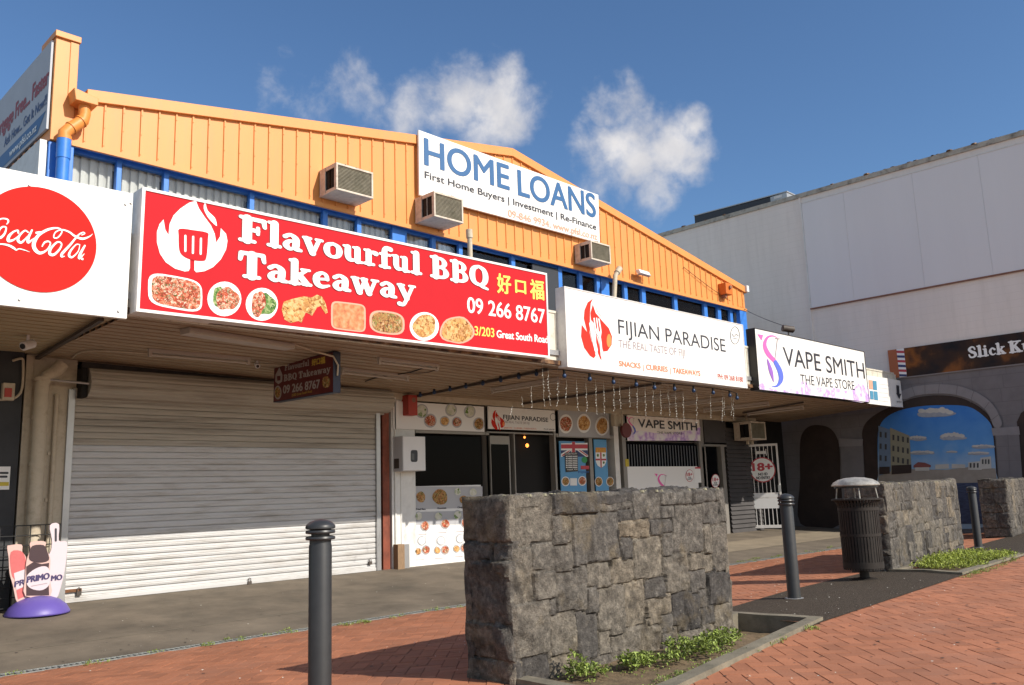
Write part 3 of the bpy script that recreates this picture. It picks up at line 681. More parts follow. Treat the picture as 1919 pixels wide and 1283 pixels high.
mb = MB(); mb.box((21.9, 17.5, 0), (24, 17.7, 3.3)); mb.box((21.75, FY+.02, 0), (21.9, 17.5, 3.3)); mb.build('passage_wall', 'dark_wall', shop)

# ------------------------------------------------------------------ canopy over the footpath
can = thing('canopy', 'deep shop canopy with ribbed brown soffit over the footpath', 'canopy', (0, 9.1, 3.2))
YF = 9.12
def sz(x, y):  # soffit height
    t = (y-YF)/(FY-YF); zf_ = 3.235; zb = 3.19+(3.03-3.19)*min(max((x-3.5)/6.5, 0), 1); return zf_+(zb-zf_)*t
def soffit(x0, x1, m, dz=0):
    mb = MB(); ys = []; y = YF+.03
    while y < FY+.2: ys += [(y, 0), (y+.15, 0), (y+.156, .035), (y+.185, .035)]; y += .19
    for (ya, ha), (yb, hb) in zip(ys, ys[1:]): mb.poly([(x0, ya, sz(x0, ya)+ha+dz), (x0, yb, sz(x0, yb)+hb+dz), (x1, yb, sz(x1, yb)+hb+dz), (x1, ya, sz(x1, ya)+ha+dz)])
    return mb.build('soffit', m, can)
soffit(-4, 3.52, 'soffit_pale', .03); soffit(3.52, 10.0, 'soffit'); soffit(10.0, 17.2, 'soffit', .012); soffit(17.2, 23.85, 'soffit', .02)
mb = MB(); mb.box((-4, YF+.02, 3.36), (23.85, FY, 3.44)); mb.build('canopy_roof', 'grey_metal', can)
def soff(px, py, dz=0):
    z = 3.15
    for _ in range(30): p = atZ(px, py, z); z = sz(p.x, p.y)+dz
    return p
for (p0, p1) in (((190, 594), (66, 670)), ((1026, 690), (772, 742)), ((1238, 716), (975, 755)), ((1505, 752), (1392, 772))):
    A, B = soff(*p0), soff(*p1); xm = A.x if p0[0] < 900 else (A.x+B.x)/2
    xm = (A.x+B.x)/2; m_ = MB(); m_.slab([(A.x-.02, A.y, A.z-.04), (A.x+.03, A.y, A.z-.04), (A.x+.03, A.y, A.z), (A.x-.02, A.y, A.z)], (B.x-A.x, B.y-A.y, sz(B.x, B.y)-A.z)); m_.build('soffit_batten', 'dark_steel', can)
# front fascia sheets seen between the signs
mb = MB(); x = -4
while x < 23.8:
    w = .33; mb.box((x, YF+.055, 3.19), (x+w-.012, YF+.075, 4.05)); x += w
mb.box((-4, YF+.04, 4.05), (23.8, YF+.11, 4.09)); mb.build('fascia_sheet', 'white_fascia', can)
mb = MB(); rng = random.Random(11); mb.box((-4, YF+.0, 3.205), (16.2, YF+.06, 3.27)); mb.build('front_rail', 'stain', can)
# ------------------------------------------------------------------ signs on the canopy edge
def sign_box(name, label, cat, px4, Y, depth, panel_m, frame_m=None, fw=.035, side_m=None):
    """px4: corners TL TR BR BL of the face; the box is depth metres deep behind the face"""
    C4 = [at(p[0], p[1], Y) for p in px4]
    base = (C4[0]+C4[1]+C4[2]+C4[3])/4
    t = thing(name, label, cat, (base.x, Y, C4[3].z))
    MB().slab([(c.x, Y+.004, c.z) for c in C4], (0, depth-.004, 0)).build('sign_case' if frame_m else 'panel', side_m or frame_m or panel_m, t, bev=.004)
    if frame_m:
        mid = sum(C4, Vector())/4; inn = []
        for c in C4: inn.append(Vector((c.x+(fw if c.x < mid.x else -fw), Y, c.z+(fw if c.z < mid.z else -fw))))
        MB().poly([(c.x, Y-.001, c.z) for c in inn]).build('panel', panel_m, t)
        mb = MB()
        for i in range(4):
            a, b, c, d = C4[i], C4[(i+1) % 4], inn[(i+1) % 4], inn[i]
            mb.slab([(q.x, Y-.012, q.z) for q in (a, b, c, d)], (0, .016, 0))
        mb.build('frame', frame_m, t)
    return t
# red drink sign
YC = 9.02
k = sign_box('round_logo_sign', 'white board with big red disc and white script lettering over the left canopy edge', 'sign', [(-330, 248), (250, 362), (238, 597), (-330, 535)], YC, .07, mat('white_board', (1, 1, 1)), None)
top, bot = at(72, 350, YC), at(80, 548, YC); rad = (top.z-bot.z)/2; cz = (top.z+bot.z)/2; cxx = at(181, 455, YC).x-rad
mb = MB(); mb.poly([(cxx+rad*math.cos(2*math.pi*i/72), YC-.004, cz+rad*math.sin(2*math.pi*i/72)) for i in range(72)]); mb.build('red_disc', 'coke_red', k)
W3 = lambda pts, ws: [(*zc(p)[0], w/4.752) for p, w in zip(pts, ws)]
st = [W3([(-330, 560), (-300, 480), (-230, 400), (-130, 372), (-40, 392), (20, 378), (62, 385), (72, 405), (58, 428)], [10, 26, 30, 26, 16, 12, 14, 15, 8]),
      W3([(-330, 560), (-310, 620), (-240, 640), (-150, 600)], [10, 26, 26, 8]),
      W3([(22, 450), (52, 458), (40, 510), (2, 548), (-22, 522), (-6, 475), (22, 450)], [13, 13, 18, 22, 20, 18, 13]),
      W3([(160, 505), (156, 484), (118, 496), (78, 535), (72, 575), (118, 568), (178, 520)], [16, 14, 16, 26, 26, 16, 6]),
      W3([(248, 500), (218, 486), (172, 528), (158, 572), (190, 590), (246, 535)], [12, 14, 20, 25, 20, 10]),
      W3([(282, 482), (250, 550), (250, 590), (302, 552)], [16, 24, 22, 6]),
      W3([(322, 505), (356, 502)], [20, 22]),
      W3([(372, 626), (396, 590), (430, 582), (446, 604), (412, 660), (352, 685), (308, 650), (300, 596), (340, 528), (415, 480), (490, 463), (535, 472), (547, 502), (510, 548), (476, 545), (492, 500), (545, 478), (610, 496), (665, 535), (730, 558), (790, 540), (822, 515)],
         [10, 16, 14, 12, 15, 26, 34, 34, 26, 22, 16, 12, 12, 12, 11, 11, 12, 15, 18, 20, 12, 3]),
      W3([(532, 588), (500, 592), (450, 645), (440, 690), (476, 700), (525, 655), (546, 610), (532, 588)], [14, 16, 22, 26, 22, 17, 13, 13]),
      W3([(725, 525), (752, 512), (735, 502), (690, 530), (622, 612), (552, 688), (546, 716), (572, 714)], [9, 9, 11, 14, 20, 24, 18, 6]),
      W3([(708, 612), (676, 610), (628, 662), (612, 706), (640, 722), (692, 672), (708, 612)], [9, 11, 17, 22, 16, 9, 7]),
      W3([(752, 620), (712, 692), (704, 732), (748, 692)], [16, 24, 22, 5]),
      W3([(-250, 650), (-120, 615), (0, 606), (70, 616), (118, 640), (142, 658), (165, 648), (205, 656), (262, 676)], [4, 10, 12, 18, 20, 12, 9, 9, 2]),
      W3([(728, 737), (731, 739)], [20, 20])]
art(k, 'lettering', 'white_vinyl', PY(YC), NY, strokes=st, d=.008)
mb = MB()
for p in zc((265, 76), (1120, 246), (175, 1094), (1057, 1199), (1168, 235)): c = at(*p, YC); mb.tube([c+Vector((0, .01, 0)), c+Vector((0, -.012, 0))], .014, 8)
mb.build('fixing_screw', 'grey_metal', k)

# big red takeaway sign
YR = 8.95
r4 = [z3((100, 38))[0], z5((92, 46))[0], z5((113, 655))[0], z3((55, 918))[0]]
rs = sign_box('takeaway_sign', 'large red lightbox sign with flame logo, white lettering and food pictures', 'sign', r4, YR, .24, 'red_sign', 'white_board', .032, 'frame_white')
pl = PY(YR)
def nm(n): return lambda *p: [q for q in n(*p)]
fl = [z3((485, 135), (430, 150), (370, 190), (320, 240), (293, 300), (285, 378), (262, 340), (250, 270), (222, 300), (203, 355), (203, 430), (225, 510), (265, 570), (330, 615), (405, 634), (430, 632), (437, 618), (437, 560), (520, 560), (470, 560), (466, 628), (478, 642), (540, 634), (600, 605), (655, 550), (692, 480), (702, 420), (692, 370), (655, 330), (652, 385), (622, 432), (612, 370), (585, 310), (540, 250), (500, 190))]
# left and right lobes around the handle gap as two outlines
flL = [z3((485, 135), (430, 150), (370, 190), (320, 240), (293, 300), (285, 378), (262, 340), (250, 268), (222, 300), (203, 355), (203, 430), (225, 510), (265, 570), (330, 615), (400, 636), (428, 632), (437, 612), (437, 550), (437, 400), (470, 400), (470, 200), (484, 150))]
flR = [z3((470, 200), (484, 150), (500, 190), (540, 250), (585, 310), (612, 370), (622, 432), (650, 388), (655, 330), (692, 370), (702, 420), (692, 480), (655, 550), (600, 605), (540, 634), (482, 642), (468, 628), (468, 550), (468, 400))]
art(rs, 'emblem', 'white_vinyl', pl, NY, polys=[flL[0], flR[0], smooth_poly(z3((545, 148), (562, 205), (612, 255), (626, 300), (620, 312), (565, 255), (534, 190)), 3)], d=.004)
art(rs, 'emblem', 'red_sign', pl, NY, polys=[smooth_poly(z3((362, 334), (460, 344), (558, 362), (564, 400), (552, 540), (520, 562), (440, 552), (384, 524), (360, 480), (356, 380)), 3)], d=.008)
art(rs, 'emblem', 'white_vinyl', pl, NY, strokes=[[(*z3(a)[0], 4), (*z3(b)[0], 4)] for a, b in (((402, 385), (402, 492)), ((457, 392), (455, 506)), ((512, 405), (510, 512)))], d=.012)
for s, pa, pb, cp in (('Flavourful BBQ', (445, 451), (916, 540), 50), ('Takeaway', (445, 519), (778, 565), 51)):
    A, B = at(*pa, YR), at(*pb, YR); cap = at(pa[0], pa[1]-cp, YR).z-A.z
    tot = sum(SLAB[c][0] for c in s); x = 0
    for wd in s.split(' '):
        ww = sum(SLAB[c][0] for c in wd); a, b = A+(B-A)*(x/tot), A+(B-A)*((x+ww)/tot); x += ww+SLAB[' '][0]
        mb = MB(); slabtext(mb, wd, a, b, cap, NY, grow=.016, d=.003); mb.build('lettering_outline', 'red_outline', rs)
        mb = MB(); slabtext(mb, wd, a, b, cap, NY, d=.010); mb.build('lettering', 'white_vinyl', rs)
txp(rs, '09 266 8767', (876, 584.5), (1021, 606), 28, pl, 'white_vinyl', NY, bold=.006)
txp(rs, '3/203', (889.5, 627.5), (926, 631.5), 16.5, pl, 'yellow_vinyl', NY, bold=.003)
txp(rs, 'Great South Road', (931, 632), (1026.5, 642.5), 13.5, pl, 'white_vinyl', NY, bold=.005)
mb = MB()
for ch, xa, xb, yb, h in (('好', 932, 957, 546, 32), ('口', 966, 985, 547, 24), ('福', 994, 1019, 557, 32)):
    A, B = at(xa, yb-1, YR), at(xb, yb+2, YR); txt(rs, ch, A, B, (at(xa, yb-h, YR).z-A.z)*.86, None, NY, bold=.010, d=.006, mb=mb)
mb.build('lettering', 'yellow_vinyl', rs)
def blob(c, rx, ry, seed, k=22, am=.12):
    rr = random.Random(seed); ph = [rr.uniform(0, 6.28) for _ in range(4)]
    out = []
    for i in range(k):
        a = 2*math.pi*i/k; q = 1+am*(math.sin(2*a+ph[0])+.6*math.sin(3*a+ph[1])+.4*math.sin(5*a+ph[2]))
        out.append((c[0]+rx*q*math.cos(a), c[1]+ry*q*math.sin(a)))
    return out
def dish(parent, outer, inner, m, plane, n, om='white_vinyl', d=.004):
    o = art(parent, 'plate_picture', om, plane, n, polys=[outer], d=d); art(o, 'food_picture', m, plane, n, polys=[inner], d=d+.004); return o
def rrect(x0, y0, x1, y1, dy=0, pw=4, k=28):
    cx_, cy_, rx, ry = (x0+x1)/2, (y0+y1)/2, (x1-x0)/2, (y1-y0)/2; out = []
    for i in range(k):
        a = 2*math.pi*i/k; c, s = math.cos(a), math.sin(a); x = rx*math.copysign(abs(c)**(2/pw), c); y = ry*math.copysign(abs(s)**(2/pw), s); out.append((cx_+x, cy_+y+dy*x))
    return out
dish(rs, z3(*rrect(140, 668, 524, 902, .18)), z3(*rrect(165, 682, 512, 888, .18)), 'food_red', pl, NY)
for cx_, cy_, r, m_, xr in ((680, 830, 120, 'food_red', 1), (945, 868, 114, 'food_leaf', 0)):
    o = dish(rs, z3(*circ((cx_, cy_), r, r*1.02)), z3(*blob((cx_+20, cy_), r*.62, r*.74, 4)), m_, pl, NY)
    if xr: art(o, 'food_picture', 'food_leaf', pl, NY, polys=[z3(*blob((cx_-45, cy_-20), r*.3, r*.6, 9))], d=.006)
    else: art(o, 'food_picture', 'food_red', pl, NY, polys=[z3(*blob((cx_-25, cy_-5), r*.42, r*.8, 9))], d=.0085)
duck = z3((1085, 905), (1100, 850), (1160, 830), (1240, 812), (1300, 820), (1335, 800), (1370, 812), (1395, 860), (1412, 925), (1395, 935), (1360, 880), (1335, 890), (1300, 950), (1280, 935), (1255, 925), (1225, 1000), (1205, 985), (1150, 1000), (1105, 975))
art(rs, 'food_picture', 'food_gold', pl, NY, polys=[duck], d=.004)
dish(rs, z3(*rrect(1434, 855, 1680, 1055, .12, 6)), z3(*rrect(1448, 866, 1668, 1044, .12, 7)), 'food_crackling', pl, NY, 'text_peach')
dish(rs, z4(*rrect(155, 1082, 352, 1212, .12, 3)), z4(*rrect(168, 1092, 340, 1202, .12, 3)), 'food_brown', pl, NY, 'text_peach')
dish(rs, z4(*circ((462, 1168), 82, 80)), z4(*blob((462, 1165), 66, 62, 5, am=.06)), 'food_gold', pl, NY)
dish(rs, z4(*blob((645, 1190), 90, 82, 8, am=.08)), z4(*blob((645, 1190), 80, 72, 8, am=.08)), 'food_gold', pl, NY, 'text_peach')

# white fijian food sign
YW = 9.0
f4 = [z5((217, 138))[0], z5((1502, 416))[0], z5((1537, 873))[0], z5((240, 718))[0]]
fs_ = sign_box('curry_shop_sign', 'white lightbox sign with red flame and fork emblem and thin dark capitals', 'sign', f4, YW, .19, 'white_board', 'frame_white', .016)
pw = PY(YW)
def fijian(parent, cv, plane, n, d, sc):
    art(parent, 'emblem', 'flame_red', plane, n, polys=[cv((425, 228), (388, 255), (365, 310), (360, 370), (385, 470), (345, 415), (340, 500), (362, 580), (405, 640), (432, 656), (445, 640), (440, 600), (415, 530), (402, 470), (405, 330), (410, 262)),
        cv((408, 330), (425, 270), (445, 330), (490, 385), (540, 440), (563, 500), (560, 560), (530, 605), (500, 608), (492, 580), (482, 500), (430, 400), (412, 380)),
        cv((448, 480), (470, 560), (488, 670), (478, 660), (462, 620), (450, 560))], d=d)
    art(parent, 'emblem', 'flame_orange', plane, n, polys=[cv(*circ((540, 530), 17, 48))], d=d+.003)
    W = lambda pts, w: [(*cv(p)[0], w*sc) for p in pts]
    art(parent, 'emblem', 'white_vinyl', plane, n, strokes=[W([(432, 370), (446, 460), (470, 500)], 9), W([(450, 368), (462, 470)], 8), W([(466, 374), (480, 460), (476, 500)], 9), W([(466, 470), (478, 540), (487, 640)], 15), W([(408, 408), (425, 500), (447, 600)], 24), W([(448, 280), (462, 320), (488, 355)], 6)], d=d+.006)
fijian(fs_, z5, pw, NY, .004, 1/3.838)
txp(fs_, 'FIJIAN PARADISE', z5((610, 480))[0], z5((1382, 612))[0], 27, pw, 'text_dark', NY)
txp(fs_, 'THE REAL TASTE OF FIJI', z5((610, 578))[0], z5((1090, 645))[0], 14.5, pw, 'text_grey', NY)
txp(fs_, 'SNACKS', z5((615, 712))[0], z5((768, 730))[0], 9.5, pw, 'text_orange', NY, bold=.006)
txp(fs_, 'CURRIES', z5((810, 738))[0], z5((963, 754))[0], 9.5, pw, 'text_orange', NY, bold=.006)
txp(fs_, 'TAKEAWAYS', z5((1003, 762))[0], z5((1198, 784))[0], 9.5, pw, 'text_orange', NY, bold=.006)
txp(fs_, '|', z5((787, 738))[0], z5((791, 738))[0], 9, pw, 'text_orange', NY); txp(fs_, '|', z5((982, 762))[0], z5((986, 762))[0], 9, pw, 'text_orange', NY)
txp(fs_, 'PH: 09 268 8180', z5((1325, 803))[0], z5((1506, 827))[0], 9, pw, 'text_redbrown', NY, bold=.004)
ring = lambda c, rx, ry, w, cv, sc: [(*cv((c[0]+rx*math.cos(a), c[1]+ry*math.sin(a)))[0], w*sc) for a in np.linspace(0, 2*math.pi, 25)]
art(fs_, 'emblem', 'text_dark', pw, NY, strokes=[ring((1447, 492), 32, 62, 4, z5, 1/3.838), [(*z5(p)[0], 1) for p in ((1425, 480), (1440, 500), (1455, 485), (1470, 495))], [(*z5(p)[0], .8) for p in ((1435, 512), (1462, 518))]], d=.004)

# vape sign with black case
YV = 9.0
v4 = [z6((118, 192))[0], z6((850, 350))[0], z6((886, 691))[0], z6((150, 606))[0]]
vs_ = sign_box('vape_store_sign', 'white sign in a black case with pink and blue monogram and purple ink clouds', 'sign', v4, YV, .2, 'white_board', 'black_plastic', .012)
pv = PY(YV)
def vlogo(parent, cv, plane, n, d, sc):
    W = lambda pts, ws: [(*cv(p)[0], w*sc) for p, w in zip(pts, ws)]
    art(parent, 'emblem', 'pink', plane, n, polys=[cv((138, 234), (178, 240), (166, 278))], strokes=[W([(272, 258), (240, 246), (205, 258), (187, 305), (208, 362), (252, 412)], [3, 9, 16, 24, 30, 26])], d=d)
    art(parent, 'emblem', 'logo_blue', plane, n, strokes=[W([(258, 420), (288, 480), (296, 535), (272, 578), (234, 584)], [26, 32, 30, 16, 3])], d=d+.002)
    art(parent, 'emblem', 'violet', plane, n, strokes=[W([(205, 405), (228, 480), (246, 552)], [8, 24, 4])], d=d+.004)
    art(parent, 'emblem', 'text_grey', plane, n, strokes=[W([(258, 262), (285, 266)], [5, 5]), W([(272, 268), (256, 400)], [4, 3])], d=d+.004)
pts = [(150, 606), (150, 560), (220, 575), (300, 590), (400, 600), (430, 560), (470, 575), (560, 600), (640, 610), (700, 640), (760, 630), (800, 590), (850, 600), (876, 610), (886, 688)]
mp = [z6(p)[0] for p in pts]
low = z6((155, 603), (300, 621), (420, 636), (560, 652), (700, 668), (878, 688)); hi = z6((876, 590), (820, 560), (760, 615), (640, 590), (520, 590), (440, 545), (360, 600), (240, 600), (170, 560))
art(vs_, 'ink_cloud', 'ink_cloud', pv, NY, polys=[smooth_poly(low+hi, 3)], d=.003)
vlogo(vs_, z6, pv, NY, .006, 1/3.56)
txp(vs_, 'VAPE SMITH', z6((318, 440))[0], z6((858, 532))[0], 33, pv, 'text_dark', NY, bold=.003)
txp(vs_, 'THE VAPE STORE', z6((430, 567))[0], z6((790, 608))[0], 18, pv, 'text_dark', NY)
art(vs_, 'panel_seam', 'text_grey', pv, NY, strokes=[[(*z6((520, 285))[0], .35), (*z6((552, 650))[0], .35)]], d=.003)
# small white sign with four squares and an arrow end
YB = 9.06
b4 = [z6((868, 508))[0], z6((1030, 532))[0], z6((1048, 718))[0], z6((885, 698))[0]]
bs = sign_box('squares_sign', 'small white sign with four squares, three blue and one peach, beside the purple-clouded sign', 'sign', b4, YB, .05, 'white_board')
pb = PY(YB)
for nme, m_, ps in (('emblem', 'text_peach', [((882, 540), (906, 543), (910, 602), (887, 598))]), ('emblem', mat('square_blue', (.08, .27, .42), .5), [((909, 544), (934, 548), (938, 608), (913, 604)), ((890, 612), (912, 615), (916, 670), (894, 668)), ((916, 615), (940, 618), (945, 676), (920, 672))])):
    art(bs, nme, m_, pb, NY, polys=[z6(*p) for p in ps], d=.004)
mat('faint_grey', (.66, .66, .67), .6)
art(bs, 'faded_print', 'faint_grey', pb, NY, strokes=[[(*z6((952, y))[0], 1.2), (*z6((x1, y+(x1-952)*.13))[0], 1.2)] for y, x1 in ((565, 1022), (590, 1026), (622, 1010), (650, 1020), (676, 1012))], d=.003)
a4 = [z6((1030, 532))[0], z6((1095, 545))[0], z6((1114, 723))[0], z6((1048, 718))[0]]
as_ = sign_box('arrow_sign', 'narrow pale sign panel with black downward arrow at the end of the canopy', 'sign', a4, YB+.004, .05, 'white_board')
art(as_, 'arrow', 'text_dark', PY(YB+.004), NY, polys=[z6((1066, 575), (1085, 578), (1088, 632), (1100, 632), (1086, 668), (1064, 626), (1069, 628))], d=.004)
txp(as_, 'ENTRY', z6((1070, 690))[0], z6((1103, 694))[0], 3.2, PY(YB+.004), 'text_dark', NY)

# home loans board on the gable
YHL = FY-.13
h4 = [z4((432, 68))[0], z4((1437, 432))[0], z4((1446, 701))[0], z4((437, 431))[0]]
hl = sign_box('home_loans_board', 'large white board with tall blue capitals fixed high on the orange gable', 'sign', h4, YHL, .05, 'white_board')
ph = PY(YHL)
txp(hl, 'HOME', z4((466, 262))[0], z4((938, 405))[0], 49, ph, 'text_blue', NY, bold=.017)
txp(hl, 'LOANS', z4((990, 432))[0], z4((1422, 560))[0], 46, ph, 'text_blue', NY, bold=.017)
txp(hl, 'First Home Buyers | Investment | Re-Finance', z4((466, 337))[0], z4((1424, 628))[0], 12.5, ph, 'text_dark', NY, bold=.004)
txp(hl, '09-846 9934, www.pfsl.co.nz', z4((932, 552))[0], z4((1430, 684))[0], 12.5, ph, 'text_peach', NY, bold=.005)
art(hl, 'panel_seam', 'text_grey', ph, NY, strokes=[[(*z4((985, 262))[0], .25), (*z4((992, 578))[0], .25)]], d=.003)

# billboard on the left side wall
XB = 3.46
bb = thing('side_billboard', 'white billboard running back along the left parapet with red and dark lettering', 'billboard', (XB, FY+4, 6.4))
MB().box((XB, FY+.0, 6.38), (XB+.03, FY+11.5, 7.70)).build('panel', mat('bill_white_shaded', (.44, .46, .50), .6, var=.05), bb)  # white sheet toned down, shade of this side put into its colour
pxb = lambda q: Vector((XB, q[0], q[1]))
txt(bb, 'Mortgage Free... Faster', (XB, FY+2.75, 7.06), (XB, FY+.03, 7.06), .25, mat('bill_red', (.32, .06, .07), .6), NX, bold=.016, d=.004)
txt(bb, 'Ask How... Get It Now!!', (XB, FY+2.05, 6.76), (XB, FY+.05, 6.76), .15, mat('bill_navy', (.05, .09, .22), .6), NX, bold=.006, d=.004)
MB().poly([(XB-.004, FY+.05, 6.66), (XB-.004, FY+.38, 6.43), (XB-.004, FY+3.2, 6.43), (XB-.004, FY+2.9, 6.66)]).build('arrow_stripe', 'text_blue', bb)
txt(bb, 'www.pfsl.co.nz', (XB, FY+1.7, 6.49), (XB, FY+.42, 6.49), .11, 'white_vinyl', NX, bold=.006, d=.009)

# hanging red sign under the canopy
tr_ = atZ(624.3, 658, 3.19); XH = tr_.x
hg = thing('hanging_sign', 'small dark red sign hanging crosswise under the canopy with phone number', 'sign', (XH, tr_.y+.7, 2.53))
H4 = [atX(*p, XH) for p in ((514, 684), (624.3, 658), (624.3, 735), (512, 754))]
MB().slab(H4, (.12, 0, 0)).build('sign_case', mat('navy_case', (.018, .022, .045), .5), hg, bev=.004)
inn = [Vector((XH-.002, c.y+(.0 if i in (1, 2) else -.012), c.z+(.012 if i > 1 else -.012))) for i, c in enumerate(H4)]
MB().poly(inn).build('panel', mat('dark_red_panel', (.10, .009, .010), .4), hg)
phx = PX(XH)
for s, pa, pb_, cp in (('Flavourful', (300, 527), (558, 473), 11), ('BBQ Takeaway', (290, 640), (782, 540), 12.5)):
    A, B = atX(*zs(pa)[0], XH), atX(*zs(pb_)[0], XH); q = zs(pa)[0]; mb = MB(); slabtext(mb, s, A, B, atX(q[0], q[1]-cp, XH).z-A.z, NX, d=.004); mb.build('lettering', 'vinyl_shaded', hg)
txp(hg, '09 266 8767', zs((285, 765))[0], zs((668, 705))[0], 14.5, phx, 'vinyl_shaded', NX, bold=.006)
txp(hg, '好口福', zs((585, 470))[0], zs((722, 440))[0], 9, phx, mat('gold_text', (.55, .38, .05), .5), NX, bold=.006)
txp(hg, '3/203 Great South Road', zs((375, 797))[0], zs((585, 752))[0], 4.5, phx, 'gold_text', NX)
art(hg, 'emblem', 'vinyl_shaded', phx, NX, polys=[zs((245, 490), (205, 570), (202, 640), (235, 668), (275, 640), (278, 570), (262, 530))], d=.004)
art(hg, 'emblem', 'dark_red_panel', phx, NX, polys=[zs((222, 585), (258, 578), (258, 628), (225, 632))], d=.007)
dish(hg, zs(*circ((230, 755), 38, 72)), zs(*circ((230, 755), 28, 56)), 'food_brown', phx, NX, 'vinyl_shaded'); art(hg, 'food_picture', 'food_brown', phx, NX, polys=[zs(*circ((735, 645), 42, 62))], d=.004)
mb = MB(); mb.box((XH+.02, tr_.y+.15, 3.03), (XH+.1, tr_.y+1.3, 3.2)); mb.build('bracket', 'rust', hg)
mb = MB(); a = soff(545, 642); mb.tube([Vector((XH+.06, tr_.y-.012, 2.86)), Vector((XH+.06, tr_.y-.03, 3.0)), Vector((XH+.0, tr_.y-.0, 3.12)), Vector((XH-.3, tr_.y+.02, 3.17)), a], .013, 8); mb.build('cable_conduit', 'cream_paint', hg)
# ------------------------------------------------------------------ things on the facade
def ac_unit(label, FL, FR, BL, TL, Ywall, depth, group='window air conditioners'):
    """front face corners in the photo: FL bottom left, FR bottom right, TL top left"""
    Yf = Ywall-depth; A, B, T = at(*FL, Yf), at(*FR, Yf), at(*TL, Yf)
    x0, x1, z0, z1 = A.x, B.x, (A.z+B.z)/2, T.z
    t = thing('air_conditioner', label, 'air conditioner', ((x0+x1)/2, Ywall, z0), group)
    e = .035
    mb = MB(); mb.box((x0, Yf+.02, z0), (x1, Ywall+.02, z0+.02)); mb.box((x0, Yf+.02, z1-.02), (x1, Ywall+.02, z1)); mb.box((x1-.02, Yf+.02, z0+.02), (x1, Ywall, z1-.02))
    # left cheek with two vent openings
    L = Ywall-Yf
    for (a, b) in ((0, .10), (.34, .38), (.62, 1.0)): mb.box((x0, Yf+.02+a*L if a else Yf+.02, z0+.02), (x0+.02, Yf+b*L, z1-.02))
    mb.box((x0, Yf+.1*L, z1-.07), (x0+.02, Yf+.62*L, z1-.02)); mb.box((x0, Yf+.1*L, z0+.02), (x0+.02, Yf+.62*L, z0+.06))
    mb.build('casing', 'ac_case', t)
    mb = MB(); mb.box((x0+.03, Yf+.06, z0+.03), (x1-.03, Ywall, z1-.03)); mb.build('core', 'interior', t)
    mb = MB()
    for (p, q) in (((x0, z0), (x1, z0+e)), ((x0, z1-e), (x1, z1)), ((x0, z0+e), (x0+e, z1-e)), ((x1-e, z0+e), (x1, z1-e))): mb.box((p[0], Yf-.012, p[1]), (q[0], Yf+.025, q[1]))
    mb.build('front_frame', 'ac_case', t, bev=.005)
    mb = MB(); n_ = 17; h = (z1-z0-2*e)/n_
    for i in range(n_): z = z0+e+i*h; mb.slab([(x0+e, Yf+.004, z), (x1-e, Yf+.004, z), (x1-e, Yf+.02, z+h*.8), (x0+e, Yf+.02, z+h*.8)], (0, .01, 0))
    mb.box((x0+e, Yf+.022, z0+e), (x1-e, Yf+.03, z1-e)); mb.build('front_grille', 'ac_grille', t)
    mb = MB(); rng = random.Random(int(x0*100))
    for i in range(30):   # moss and droppings on the top edge
        x = rng.uniform(x0+.1, x1-.05); s_ = rng.uniform(.006, .02); mb.lathe([(s_, 0), (s_*.8, s_*.6), (s_*.2, s_)], (x, Yf+rng.uniform(-.01, .06), z1-.002), 6)
    kind(mb.build('moss', 'lichen', t), 'stuff')
    return t
ac_unit('big rusty air conditioner left of the white loans board, highest on the orange gable', (629.4, 354), (699, 373), None, (631, 304), FY-.03, .5)
ac_unit('greenish grey air conditioner overlapping the lower left corner of the white loans board', (813.3, 404.5), (868, 419), None, (814.2, 358), FY-.03, .55)
ac_unit('small air conditioner on the gable just under the right end of the loans board', (1108, 486), (1144.6, 494), None, (1109, 450.5), FY-.03, .47)
ac_unit('air conditioner on posts above the white barred gate in the dark passage', (1408, 823), (1436, 824), None, (1408, 789), FY-.05, .5)
mb = MB(); p = at(1406, 830, FY-.3); mb.box((p.x-.1, FY-.3, 2.3), (p.x-.04, FY-.24, 2.62)); mb.box((p.x+.12, FY-.3, 2.3), (p.x+.18, FY-.24, 2.62)); mb.box((p.x-.1, FY-.3, 2.95), (p.x-.05, FY-.25, 3.15))
# posts belong to that last unit
last = [o for o in bpy.data.objects if o.name.startswith('air_conditioner')][-1]; mb.build('support_post', 'cream_paint', last)

# rainwater head and down pipe, orange above, blue below
rp = thing('downpipe', 'orange rain head with bent orange pipe that turns blue lower down at left corner', 'downpipe', (3.95, FY-.2, 5))
a, b = at(139, 163, FY-.32), at(184, 205, FY-.32)
MB().slab([(a.x, FY-.32, a.z), (b.x, FY-.32, a.z-.06), (b.x, FY-.32, b.z+.06), (a.x+.03, FY-.32, b.z+.06)], (0, .3, 0)).build('rain_head', 'orange', rp, bev=.01)
yp = FY-.17; P3 = [at(*q, yp) for q in zt((677, 650), (677, 745), (668, 790), (560, 860), (515, 895), (515, 935))]
MB().tube(P3, .082, 16).build('orange_pipe', 'orange_dark', rp, smooth=True)
mb = MB()
for q in (P3[1], P3[4]): pass
mb.tube([P3[2]+(P3[3]-P3[2])*.12, P3[2]+(P3[3]-P3[2])*.2], .094, 16); mb.tube([P3[2]+(P3[3]-P3[2])*.85, P3[2]+(P3[3]-P3[2])*.93], .094, 16); mb.tube([P3[5]+Vector((0, 0, .03)), P3[5]-Vector((0, 0, .02))], .094, 16); mb.build('pipe_collar', 'orange_dark', rp, smooth=True)
mb = MB(); q = P3[5]; mb.tube([q, (q.x-.005, q.y, 3.3)], .084, 16); mb.tube([q-Vector((0, 0, .02)), q-Vector((0, 0, .3))], .092, 16); mb.build('blue_pipe', 'blue', rp, smooth=True)

